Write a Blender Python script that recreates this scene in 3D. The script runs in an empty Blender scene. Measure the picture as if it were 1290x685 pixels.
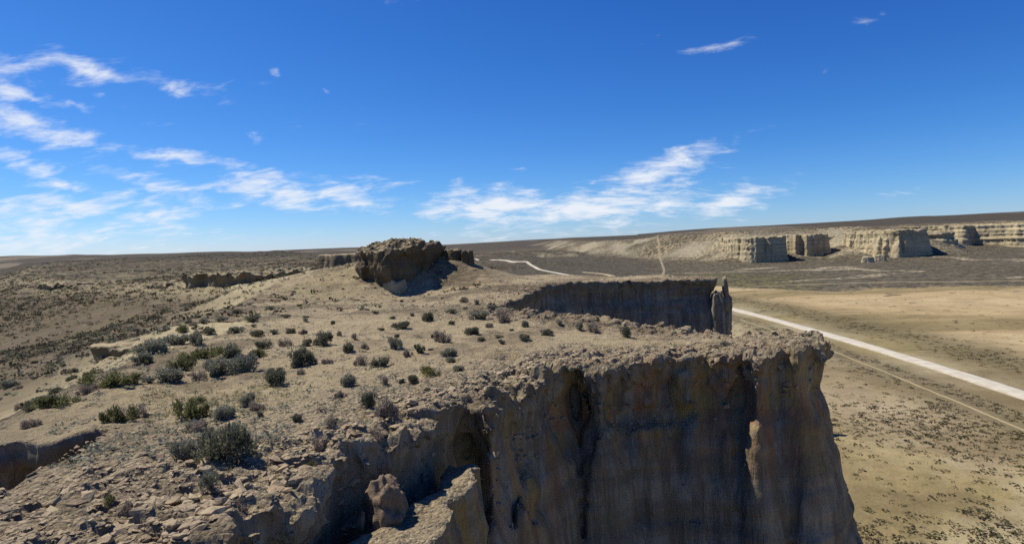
import bpy, bmesh, math, random, time
import numpy as np
from mathutils import Matrix, Vector
T0 = time.time()
SC = bpy.context.scene
COL = SC.collection
R = math.radians

# ------------------------------------------------------------------ camera
CAM_Z = 22.0
PITCH, ROLL = R(2.55), R(-2.3)
cam_data = bpy.data.cameras.new('camera')
cam_data.sensor_width = 36.0
cam_data.lens = 36.0 * 796.0 / 1290.0
cam_data.clip_start, cam_data.clip_end = 0.1, 40000.0
cam = bpy.data.objects.new('camera', cam_data)
COL.objects.link(cam)
CAM_M = Matrix.Translation((0, 0, CAM_Z)) @ Matrix.Rotation(math.pi / 2 - PITCH, 4, 'X') @ Matrix.Rotation(ROLL, 4, 'Z')
cam.matrix_world = CAM_M
SC.camera = cam

def ray(px, py):
    d = CAM_M.to_3x3() @ Vector(((px - 645.0) / 796.0, -(py - 342.5) / 796.0, -1.0))
    return d.normalized()

# ------------------------------------------------------------------ sun and sky
SUN_EL, SUN_AZ = R(55.0), R(-65.0)          # azimuth from +Y, positive towards +X
SUN_DIR = Vector((math.sin(SUN_AZ) * math.cos(SUN_EL), math.cos(SUN_AZ) * math.cos(SUN_EL), math.sin(SUN_EL)))
sun_data = bpy.data.lights.new('sun', 'SUN')
sun_data.energy = 4.8
sun_data.angle = R(0.53)
sun_data.color = (1.0, 0.945, 0.84)
sun = bpy.data.objects.new('sun', sun_data)
COL.objects.link(sun)
sun.rotation_euler = SUN_DIR.to_track_quat('Z', 'Y').to_euler()
SC.view_settings.view_transform = 'Standard'
SC.view_settings.look = 'None'
SC.view_settings.gamma = 1.0
SC.view_settings.use_curve_mapping = False
SC.view_settings.exposure = 0.3
SC.render.engine = 'CYCLES'
SC.cycles.max_bounces = 4
SC.cycles.diffuse_bounces = 3
SC.cycles.use_denoising = False

world = bpy.data.worlds.new('World')
SC.world = world
world.use_nodes = True

class NT:
    """small helper round a node tree"""
    def __init__(s, tree):
        s.t = tree
        tree.nodes.clear()
    def n(s, kind, ins=None, **kw):
        nd = s.t.nodes.new(kind)
        for k, v in kw.items():
            setattr(nd, k, v)
        for k, v in (ins or {}).items():
            s.put(nd.inputs[k], v)
        return nd
    def put(s, sock, v):
        if isinstance(v, bpy.types.NodeSocket):
            s.t.links.new(v, sock)
        else:
            sock.default_value = v
    def m(s, op, a, b=0.0, c=0.0, clamp=False):
        nd = s.n('ShaderNodeMath', {0: a, 1: b, 2: c}, operation=op)
        nd.use_clamp = clamp
        return nd.outputs[0]
    def vm(s, op, a, b=(0, 0, 0)):
        nd = s.n('ShaderNodeVectorMath', {0: a}, operation=op)
        if op == 'SCALE':
            s.put(nd.inputs['Scale'], b)
        else:
            s.put(nd.inputs[1], b)
        return nd.outputs[0] if op not in ('LENGTH', 'DOT_PRODUCT') else nd.outputs['Value']
    def noise(s, vec, scale, detail=4.0, rough=0.55, dist=0.0):
        nd = s.n('ShaderNodeTexNoise', {'Vector': vec, 'Scale': scale, 'Detail': detail, 'Roughness': rough, 'Distortion': dist})
        return nd.outputs['Fac']
    def ramp(s, fac, a, b, lo=0.0, hi=1.0):
        nd = s.n('ShaderNodeMapRange', {'Value': fac, 'From Min': a, 'From Max': b, 'To Min': lo, 'To Max': hi}, interpolation_type='SMOOTHSTEP')
        return nd.outputs[0]
    def mix(s, fac, a, b, mode='MIX'):
        nd = s.n('ShaderNodeMix', data_type='RGBA', blend_type=mode)
        nd.clamp_factor = True
        s.put(nd.inputs[0], fac)
        for i, v in ((6, a), (7, b)):
            s.put(nd.inputs[i], v if isinstance(v, bpy.types.NodeSocket) else (*v, 1.0))
        return nd.outputs[2]

def build_world():
    w = NT(world.node_tree)
    tc = w.n('ShaderNodeTexCoord').outputs['Generated']
    sky = w.n('ShaderNodeTexSky', sky_type='NISHITA')
    sky.sun_disc = False
    sky.sun_elevation = SUN_EL
    sky.sun_rotation = SUN_AZ
    sky.altitude = 1800.0
    sky.air_density = 1.0
    sky.dust_density = 0.5
    sky.ozone_density = 2.2
    # the camera's rendering of a deep desert sky: one curve per channel, the same in every direction
    S = 0.105
    ch = w.n('ShaderNodeSeparateColor', {0: sky.outputs[0]}).outputs
    cur = [w.m('MULTIPLY', w.m('POWER', w.m('MULTIPLY', c, S), p), k / S) for c, p, k in zip(ch, (1.72, 1.27, 0.95), (0.62, 0.69, 0.93))]
    skycol = w.n('ShaderNodeCombineColor', {0: cur[0], 1: cur[1], 2: cur[2]}).outputs[0]
    sep = w.n('ShaderNodeSeparateXYZ', {0: tc})
    x, y, z = sep.outputs
    az = w.m('ARCTAN2', x, y)
    el = w.m('ARCSINE', z)
    # cloud sheet coordinates: where this direction pierces a level sheet
    zz = w.m('ADD', w.m('MAXIMUM', z, 0.0), 0.30)
    px, py = w.m('DIVIDE', x, zz), w.m('DIVIDE', y, zz)
    sheet = w.n('ShaderNodeCombineXYZ', {0: px, 1: py, 2: 0.0}).outputs[0]
    mp = w.n('ShaderNodeMapping', {'Vector': sheet, 'Rotation': (0, 0, R(28)), 'Scale': (1.0, 1.7, 1.0)}).outputs[0]
    fine = w.noise(mp, 6.5, 10.0, 0.64, 0.4)
    wisp = w.noise(mp, 2.6, 5.0, 0.6, 0.9)
    wob = w.n('ShaderNodeTexNoise', {'Vector': tc, 'Scale': 7.0, 'Detail': 4.0, 'Roughness': 0.6}).outputs['Color']
    wob = w.vm('SCALE', w.vm('SUBTRACT', wob, (0.5, 0.5, 0.5)), 0.085)
    pos = w.vm('ADD', w.n('ShaderNodeCombineXYZ', {0: az, 1: el, 2: 0.0}).outputs[0], wob)
    clouds = [(115, 90, 118, 15, 2, .95), (35, 122, 38, 9, -12, .9), (85, 137, 35, 7, -12, .75), (22, 158, 55, 13, -10, 1), (100, 175, 42, 10, -10, .95),
              (180, 150, 28, 6, 0, .7), (30, 203, 28, 9, -5, .95), (90, 230, 55, 10, -5, .8), (215, 195, 62, 10, -3, .85), (200, 232, 66, 15, -18, .95),
              (370, 240, 120, 19, -6, 1.1), (440, 255, 70, 12, -6, .95), (80, 262, 95, 17, 3, .98), (210, 277, 52, 9, 0, 1.0), (60, 298, 150, 20, 0, .88),
              (480, 226, 42, 8, 0, .75), (620, 253, 86, 18, 3, 1.2), (745, 260, 120, 24, 8, 1.3), (830, 222, 80, 20, 22, 1.15), (850, 192, 36, 5, 2, .85),
              (920, 250, 50, 13, 12, 1.15), (765, 280, 120, 12, 2, .8), (450, 145, 26, 8, 0, .5), (370, 162, 21, 7, 5, .5), (315, 167, 15, 6, 0, .6),
              (343, 90, 13, 5, -35, .75), (403, 112, 8, 5, -40, .65), (930, 60, 66, 8, 6, .55), (1105, 27, 30, 14, 25, .6), (820, 55, 38, 10, 10, .48),
              (1150, 245, 32, 5, 5, .55), (668, 205, 20, 6, 12, .7), (485, 0, 38, 13, -5, .8), (300, 262, 32, 7, 0, .7), (125, 122, 14, 5, 0, .6),
              (600, 292, 110, 8, 2, .55), (340, 298, 90, 9, 0, .45), (1048, 84, 6, 5, 60, .7)]
    total = None
    for cx, cy, hw, hh, tilt, wt in clouds:
        d = ray(cx, cy)
        a0, e0 = math.atan2(d.x, d.y), math.asin(d.z)
        c = w.n('ShaderNodeMapping', {'Vector': pos, 'Location': (a0, e0, 0), 'Rotation': (0, 0, R(tilt - 2.3)),
                                      'Scale': (hw / 700.0, hh / 700.0, 1.0)}, vector_type='TEXTURE').outputs[0]
        v = w.m('MULTIPLY_ADD', w.vm('LENGTH', c), -wt * 0.55, wt)
        total = v if total is None else w.m('MAXIMUM', total, v)
    # the same thin broken cloud goes on round the rest of the sky
    rest = w.m('MULTIPLY', w.ramp(w.noise(sheet, 0.55, 3.0, 0.5), 0.60, 0.75), w.ramp(w.m('ABSOLUTE', az), 0.75, 1.0))
    total = w.m('MAXIMUM', total, rest)
    dens = w.m('ADD', w.m('MAXIMUM', total, 0.0), w.m('MULTIPLY', w.m('SUBTRACT', fine, 0.5), 2.1))
    dens = w.m('ADD', dens, w.m('MULTIPLY', w.m('SUBTRACT', wisp, 0.5), 1.3))
    dens = w.m('MULTIPLY', w.ramp(dens, 0.40, 1.35), w.ramp(total, 0.0, 0.5))
    dens = w.m('MULTIPLY', dens, 0.95)
    cloud_col = (6.6, 6.9, 7.4)
    col = w.mix(dens, skycol, cloud_col)
    bg = w.n('ShaderNodeBackground', {'Color': col, 'Strength': S})
    w.t.links.new(bg.outputs[0], w.n('ShaderNodeOutputWorld').inputs[0])
    world.cycles.sampling_method = 'MANUAL'
    world.cycles.sample_map_resolution = 1024
build_world()

# ------------------------------------------------------------------ numpy noise and shapes
rng = np.random.default_rng(11)
random.seed(5)
L2 = rng.random((256, 256), dtype=np.float32) * 2 - 1
L3 = rng.random((64, 64, 64), dtype=np.float32).ravel() * 2 - 1
f32 = np.float32

def n2(x, y, s=1.0, off=0.0):
    x = np.asarray(x, f32) * f32(s) + f32(off + 71.3); y = np.asarray(y, f32) * f32(s) + f32(off * 1.7 + 33.9)
    xi, yi = np.floor(x), np.floor(y)
    u, v = x - xi, y - yi
    u = u * u * (3 - 2 * u); v = v * v * (3 - 2 * v)
    i, j = xi.astype(np.int32) & 255, yi.astype(np.int32) & 255
    i1, j1 = (i + 1) & 255, (j + 1) & 255
    a = L2[i, j] * (1 - u) + L2[i1, j] * u
    b = L2[i, j1] * (1 - u) + L2[i1, j1] * u
    return a * (1 - v) + b * v

def n3(x, y, z, off=0.0):
    x = np.asarray(x, f32) + f32(off + 17.3); y = np.asarray(y, f32) + f32(off * 1.3 + 9.1); z = np.asarray(z, f32) + f32(off * 0.7 + 5.7)
    xi, yi, zi = np.floor(x), np.floor(y), np.floor(z)
    u, v, w = x - xi, y - yi, z - zi
    u = u * u * (3 - 2 * u); v = v * v * (3 - 2 * v); w = w * w * (3 - 2 * w)
    i, j, k = xi.astype(np.int32), yi.astype(np.int32), zi.astype(np.int32)
    i0, i1 = (i & 63) << 12, ((i + 1) & 63) << 12
    j0, j1 = (j & 63) << 6, ((j + 1) & 63) << 6
    k0, k1 = k & 63, (k + 1) & 63
    def g(a, b, c): return L3[a | b | c]
    c00 = g(i0, j0, k0) * (1 - u) + g(i1, j0, k0) * u
    c10 = g(i0, j1, k0) * (1 - u) + g(i1, j1, k0) * u
    c01 = g(i0, j0, k1) * (1 - u) + g(i1, j0, k1) * u
    c11 = g(i0, j1, k1) * (1 - u) + g(i1, j1, k1) * u
    c0 = c00 * (1 - v) + c10 * v
    c1 = c01 * (1 - v) + c11 * v
    return c0 * (1 - w) + c1 * w

def fbm(x, y, s, octv=4, gain=0.5, off=0.0):
    r, a = 0.0, 1.0
    for o in range(octv):
        r = r + a * n2(x, y, s, off + 3.1 * o)
        s *= 2.03; a *= gain
    return r

def worley(x, y, s, off=0.0):
    """cells like broken flagstones: (random height of the cell, closeness to a crack)"""
    x = np.asarray(x, f32) * f32(s) + f32(off); y = np.asarray(y, f32) * f32(s) + f32(off * 1.3)
    xi, yi = np.floor(x).astype(np.int32), np.floor(y).astype(np.int32)
    f1 = np.full(x.shape, 9.0, f32); f2 = f1.copy(); val = np.zeros(x.shape, f32)
    for a in (-1, 0, 1):
        for b in (-1, 0, 1):
            i, j = (xi + a) & 255, (yi + b) & 255
            px = xi + a + 0.5 + 0.5 * L2[i, j]; py = yi + b + 0.5 + 0.5 * L2[j, (i + 91) & 255]
            d = np.sqrt((px - x) ** 2 + (py - y) ** 2)
            c = d < f1
            f2 = np.where(c, f1, np.minimum(f2, d)); f1 = np.where(c, d, f1)
            val = np.where(c, L2[(i + 37) & 255, (j + 11) & 255], val)
    return val, np.clip(1 - (f2 - f1) * 5, 0, 1)

def sst(a, b, v):
    t = np.clip((v - a) / (b - a), 0, 1)
    return t * t * (3 - 2 * t)

def sd_poly(P, x, y):
    """signed distance to a closed polygon, negative inside"""
    P = np.asarray(P, f32)
    d = np.full(np.shape(x), 1e12, f32)
    inside = np.zeros(np.shape(x), bool)
    for i in range(len(P)):
        ax, ay = P[i - 1]; bx, by = P[i]
        ex, ey = bx - ax, by - ay
        wx, wy = x - ax, y - ay
        t = np.clip((wx * ex + wy * ey) / (ex * ex + ey * ey), 0, 1)
        d = np.minimum(d, (wx - ex * t) ** 2 + (wy - ey * t) ** 2)
        if ay != by:
            inside ^= ((ay > y) != (by > y)) & (x < ex * (y - ay) / ey + ax)
    d = np.sqrt(d)
    return np.where(inside, -d, d)

def surface_nets(f, o, h):
    s = f < 0
    c = np.zeros([n - 1 for n in f.shape], np.int8)
    for a in (0, 1):
        for b in (0, 1):
            for d in (0, 1):
                c += s[a:c.shape[0] + a, b:c.shape[1] + b, d:c.shape[2] + d]
    act = (c > 0) & (c < 8)
    I = np.argwhere(act)
    idx = np.full(act.shape, -1, np.int32)
    idx[act] = np.arange(len(I))
    acc = np.zeros((len(I), 3), f32); cnt = np.zeros(len(I), f32)
    cor = [(a, b, d) for a in (0, 1) for b in (0, 1) for d in (0, 1)]
    val = {k: f[I[:, 0] + k[0], I[:, 1] + k[1], I[:, 2] + k[2]] for k in cor}
    for p in cor:
        for ax in range(3):
            if p[ax] == 0:
                q = list(p); q[ax] = 1; q = tuple(q)
                fa, fb = val[p], val[q]
                m = (fa < 0) != (fb < 0)
                t = np.where(m, fa / np.where(m, fa - fb, 1), 0)
                e = np.tile(np.array(p, f32), (len(I), 1)); e[:, ax] = t
                acc += e * m[:, None]; cnt += m
    V = (I + acc / cnt[:, None]) * h + np.asarray(o, f32)
    Q = []
    for ax in range(3):
        b, d = (ax + 1) % 3, (ax + 2) % 3
        lo = [slice(None)] * 3; hi = [slice(None)] * 3
        for k in (b, d):
            lo[k] = slice(1, -1); hi[k] = slice(1, -1)
        lo[ax] = slice(0, -1); hi[ax] = slice(1, None)
        sl, sh = s[tuple(lo)], s[tuple(hi)]
        E = np.argwhere(sl != sh)
        fl = ~sl[tuple(E.T)]
        E[:, b] += 1; E[:, d] += 1
        def cell(db, dd):
            e = E.copy(); e[:, b] += db; e[:, d] += dd
            return idx[e[:, 0], e[:, 1], e[:, 2]]
        q = np.stack([cell(-1, -1), cell(0, -1), cell(0, 0), cell(-1, 0)], 1)
        q[fl] = q[fl][:, ::-1]
        Q.append(q)
    return V, np.concatenate(Q)

def mesh_np(name, V, F, mat=None, smooth=True, cols=None):
    """V (n,3), F (m,k) -> mesh data, all faces of k corners"""
    me = bpy.data.meshes.new(name)
    V = np.ascontiguousarray(V, f32); F = np.ascontiguousarray(F, np.int32)
    k = F.shape[1]
    me.vertices.add(len(V)); me.vertices.foreach_set('co', V.ravel())
    me.loops.add(F.size); me.loops.foreach_set('vertex_index', F.ravel())
    me.polygons.add(len(F)); me.polygons.foreach_set('loop_start', np.arange(0, F.size, k, dtype=np.int32))
    me.polygons.foreach_set('use_smooth', np.full(len(F), smooth, bool))
    me.update(calc_edges=True)
    for nm, c in (cols or {}).items():
        at = me.attributes.new(nm, 'FLOAT_COLOR', 'POINT')
        cc = np.ones((len(V), 4), f32); cc[:, :np.shape(c)[1]] = c
        at.data.foreach_set('color', cc.ravel())
    if mat: me.materials.append(mat)
    return me

def link(name, me, parent=None, **props):
    o = bpy.data.objects.new(name, me)
    COL.objects.link(o)
    if parent is not None: o.parent = parent
    for k, v in props.items(): o[k] = v
    return o

def submesh(V, F, keep):
    F = F[keep]
    u, inv = np.unique(F.ravel(), return_inverse=True)
    return V[u], inv.reshape(F.shape).astype(np.int32), u

# ------------------------------------------------------------------ the lie of the land (heights in metres, valley floor about 0)
RIDGE = [(-30, -80), (-9.5, -20), (-7.0, 0), (-5.6, 8), (-4.9, 11.4), (-4.3, 13.1), (-3.95, 14.7), (-3.6, 15.3), (-3.1, 15.6), (-2.65, 16.4), (-2.4, 17.7), (-1.75, 19.4), (-1.4, 19.9), (-1.0, 19.0), (-0.7, 18.2),
         (-0.3, 20.0), (0.6, 22.4), (1.45, 24.5), (2.35, 25.5), (2.6, 26.3), (2.8, 25.2), (3.2, 24.6), (4.3, 26.1), (5.3, 26.1), (6.3, 26.3), (7.2, 26.0), (8.0, 26.2), (8.7, 25.8), (9.35, 26.1), (9.7, 24.9),
         (10.6, 25.2), (11.2, 24.9), (12.2, 25.4), (12.7, 26.4), (13.5, 27.6), (14.2, 29.6), (14.0, 31.4), (12.0, 33.2), (8.6, 36.4), (6.4, 38.6), (2.8, 42.0), (0.3, 44.3), (-0.8, 48), (-0.8, 52.5), (0.5, 55.8), (2.4, 62.5),
         (4.0, 67.8), (8.6, 72.2), (14, 73.2), (19, 73.0), (23.0, 71.9), (23.6, 74), (22, 79), (16, 86), (8, 93), (-2, 101), (-12, 120), (-40, 150), (-60, 190), (-62, 240), (-92, 300),
         (-140, 420), (-300, 700), (-600, 900), (-3000, 1000), (-3000, -80)]
BASIN = [(-13, -80), (-13, 5), (-14.5, 17), (-17, 25), (-20, 36), (-24, 50), (-27, 62), (-32, 76), (-36, 93), (-48, 105), (-66, 119), (-100, 142), (-150, 190), (-240, 330), (-420, 640), (-800, 1000), (-3000, 1000), (-3000, -80)]
NOTCH = [(-11.5, 17.6), (-12.5, 17.2), (-14.2, 16.9), (-17, 16.8), (-24, 17), (-24, 6), (-11.2, 9.5), (-10.6, 12.6), (-10.9, 13.6), (-11.2, 14.6), (-11.5, 15.8), (-11.3, 16.8)]
MESA = [(90, 1600), (110, 1000), (135, 720), (150, 580), (172, 500), (205, 500), (236, 530), (270, 545), (278, 470), (300, 470), (318, 520), (380, 600), (470, 620), (640, 620), (1200, 640), (3000, 800), (4000, 3000), (90, 3000)]
LEDGE = [(-1.95, 17.7), (-1.35, 17.75), (-1.15, 16.8), (-1.35, 15.6), (-1.65, 14.8), (-1.9, 14.1), (-2.0, 12.8), (-2.3, 10), (-2.6, 7), (-4.2, 7), (-4.0, 10), (-3.85, 12.9), (-3.9, 13.5), (-3.65, 13.75), (-3.05, 14.2), (-2.65, 15.2), (-2.25, 15.9), (-2.2, 16.7)]
SLOT = [(-1.3, 19.2), (-1.3, 15), (-2.2, 11), (-2.6, 6), (-7, 6), (-6, 11), (-4.6, 15), (-3.0, 18.6)]

BUTTE = [(-19.2, 77.6), (-17.6, 75.0), (-16.2, 73.6), (-14.9, 72.8), (-13.4, 73.4), (-11.6, 75.2), (-9.8, 77.8), (-8.4, 80.5), (-8.2, 84), (-10, 88), (-15, 90), (-19, 87)]

def d_ridge(x, y):
    xw = x + 0.16 * n2(x, y, 0.33, 2) + 0.16 * n2(x, y, 1.1, 5)
    yw = y + 0.16 * n2(x, y, 0.33, 9) + 0.16 * n2(x, y, 1.1, 14)
    return sd_poly(RIDGE, xw, yw)

def top(x, y, d):
    """the ridge top, sloping down to the basin on its left side"""
    t = -sd_poly(BASIN, x + 2.5 * n2(x, y, 0.05, 4), y + 2.5 * n2(x, y, 0.05, 8))
    z = 17.0 + 0.45 * n2(x, y, 0.045, 3) + 0.22 * n2(x, y, 0.16, 6) + 0.07 * n2(x, y, 0.7, 1)
    z = z + 2.6 * np.exp(-((x + 21) ** 2 + (y - 85) ** 2) / 150.0) + 1.9 * np.exp(-((x + 7) ** 2 + (y - 81) ** 2) / 50.0)
    z = z + 0.9 * np.exp(-((x + 2.5) ** 2 + (y - 66) ** 2) / 60.0)
    z = z - 1.25 * np.exp(-((x + 12) / 8.0) ** 2 - ((y - 71) / 6.0) ** 2)
    z = z - 0.55 * np.exp(-((x - 11) / 6.0) ** 2 - ((y - 34) / 4.0) ** 2)
    z = z + sst(0, 20, t) * (1.1 * n2(x, y, 0.03, 52) + 0.55 * n2(x, y, 0.09, 55))
    db = np.maximum(sd_poly(BUTTE, x, y), 0)
    z = z + 0.9 * np.exp(-db / 2.6) * (1 - 0.95 * np.exp(-((x + 13.6) ** 2 + (y - 72.0) ** 2) / 10.0)) * (1 + 0.35 * n2(x, y, 0.8, 44))
    hill = sst(140, 340, y) * (4.6 + 2.2 * n2(x, y, 0.012, 3))
    z = z + hill
    drop = np.where(t > 0, 15.0 * (1 - np.exp(-np.maximum(t, 0) / 50.0)), 0)
    z = z - drop - np.where(t > 0, hill * sst(0, 60, t), 0)
    near = sst(130, 60, y)
    rim = sst(-2.8, -0.3, d) * sst(120, 60, y) * np.interp(y, [40, 56], [1.0, 0.5])
    gravel = np.clip(rim + sst(16.5, 10, y) * sst(-3, -6, x) * 0.8 + 0.35 * sst(0.1, 0.6, fbm(x, y, 0.12, 3, off=9)) + 0.5 * sst(-6, -1.5, d), 0, 1)
    z = z + near * (0.06 + 0.06 * gravel) * (n2(x, y, 1.9, 2) * 0.7 + n2(x, y, 4.3, 7) * 0.5)
    sel = (gravel > 0.02) & (y < 100) & (y > 0)
    if sel.any():
        xs, ys, gs, rs = x[sel], y[sel], gravel[sel], rim[sel]
        xs = xs + 0.15 * n2(xs, ys, 2.0, 3); ys = ys + 0.15 * n2(xs, ys, 2.0, 8)
        v1, c1 = worley(xs * 0.8, ys * 1.15, 1.15, 3.0); v2, c2 = worley(xs, ys * 1.3, 2.9, 9.0)
        z[sel] += rs * (0.22 * v1 - 0.16 * c1) + gs * (0.10 * v2 - 0.07 * c2)
    # loose rocky lip and small recess behind the near rim
    z = z + 0.40 * np.exp(-((x - 0.2) ** 2 / 2.2 + (y - 25.2) ** 2 / 1.0)) * n2(x, y, 1.4, 31) - 0.55 * np.exp(-((x + 0.3) ** 2 / 0.9 + (y - 27.6) ** 2 / 0.25))
    z = z - 0.5 * np.exp(-((x + 0.2) ** 2 / 0.25 + (y - 21.4) ** 2 / 1.2))
    z = z + sst(60, 200, y) * (0.5 * n2(x, y, 0.06, 8) + 0.25 * n2(x, y, 0.2, 9))
    return z.astype(f32)

SKY_A = [-3, -.85, -.69, -.67, -.55, -.40, -.27, -.1, 0, .15, .32, .5, .81, 1.4, 3]
SKY_E = [9, 9, 9, 7.5, 5, 4, 4, 1.5, 2.5, 5, 9.0, 11, 14.5, 17, 17]
ROAD = [(58, 20), (60, 40), (62.5, 62), (65, 85), (66, 120), (65.5, 165), (63, 205), (58, 260), (49, 325), (36, 415), (14, 545), (-20, 660), (-90, 800)]
def road_x(y):
    return np.interp(y, [p[1] for p in ROAD], [p[0] for p in ROAD])

def valley(x, y, d):
    z = 0.5 * fbm(x, y, 0.012, 3, off=2) + 0.12 * n2(x, y, 0.12, 4)
    z = z + 0.10 * n2(x, y, 0.45, 6) * sst(160, 60, y)
    near_road = np.exp(-((x - road_x(y)) / 9.0) ** 2)
    z = z * (1 - near_road) + near_road * 0.2
    z = z + 3.2 * np.exp(-np.maximum(d, 0) / 3.5) * sst(220, 110, y)
    a = x / np.maximum(y, 1.0)
    rr = np.sqrt(x * x + y * y)
    # pale eroded hills in the middle distance
    bm = sst(420, 640, y) * sst(1500, 1000, y) * sst(-0.16, -0.05, a) * sst(0.17, 0.07, a)
    rid = 1 - np.abs(n2(x, y, 0.0105, 3)); rid2 = 1 - np.abs(n2(x, y, 0.027, 8))
    bad = np.maximum(rid * 0.75 + rid2 * 0.35 - 0.60, 0) * 17.0
    z = z + bm * (bad + 2.0)
    # mesa behind the bluffs on the right
    m = -sd_poly(MESA, x + 9 * n2(x, y, 0.02, 5), y + 9 * n2(x, y, 0.02, 9))
    gul = 0.5 + 0.5 * np.abs(n2(x, y, 0.03, 17))
    z = z + sst(-34, 26, m) * (18.8 + 2.0 * n2(x, y, 0.006, 2)) * np.where(m < 26, 0.75 + 0.25 * gul + 0.25 * sst(0, 26, m) * (1 - gul), 1.0)
    z = z + sst(-75, -5, m) * 5.0 * (0.7 + 0.6 * np.abs(n2(x, y, 0.035, 71))) * sst(1000, 700, y)
    # far land rising to the skyline
    e = np.interp(a, SKY_A, SKY_E) + 1.1 * fbm(a * 9, rr * 0, 1.0, 3, off=3) * np.where(a < 0.2, 1.0, 0.5)
    zf = 22 + e / 796.0 * 2500.0
    k = sst(700, 2500, y) ** 1.4
    und = fbm(x, y, 0.0035, 4, off=7)
    z = z * (1 - k) + k * zf + (k * (1 - k)) * 22 * und
    pale = np.exp(-((x - 409) / 16.0) ** 2 - ((y - 900) / 26.0) ** 2)
    z = z + pale * 6.0
    return z.astype(f32)

def height(x, y, d=None):
    if d is None: d = d_ridge(x, y)
    tt, v = top(x, y, d), valley(x, y, d)
    w = np.interp(y, [0, 100, 160, 400], [0.6, 2.5, 14, 40]).astype(f32)
    k = sst(w, -w * 0.4, d)
    z = v * (1 - k) + np.maximum(tt, v) * k
    dn = sd_poly(NOTCH, x, y)
    z = np.where((dn < 0.0) & (d < 0), np.minimum(z, z - (z - 11.2) * sst(0.1, -0.9, dn)), z)
    return z

# ------------------------------------------------------------------ materials
def material(name):
    m = bpy.data.materials.new(name)
    m.use_nodes = True
    return m, NT(m.node_tree)

def finish(m, t, col, rough=0.95, bump=None, strength=0.5, dist=0.1, spec=0.15, tint=(1.0, 0.97, 0.86)):
    col = t.mix(1.0, col, tint, 'MULTIPLY')
    p = t.n('ShaderNodeBsdfPrincipled', {'Base Color': col, 'Roughness': rough, 'Specular IOR Level': spec})
    if bump is not None:
        b = t.n('ShaderNodeBump', {'Height': bump, 'Strength': strength, 'Distance': dist})
        t.t.links.new(b.outputs[0], p.inputs['Normal'])
    t.t.links.new(p.outputs[0], t.n('ShaderNodeOutputMaterial').inputs[0])
    return m

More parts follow.
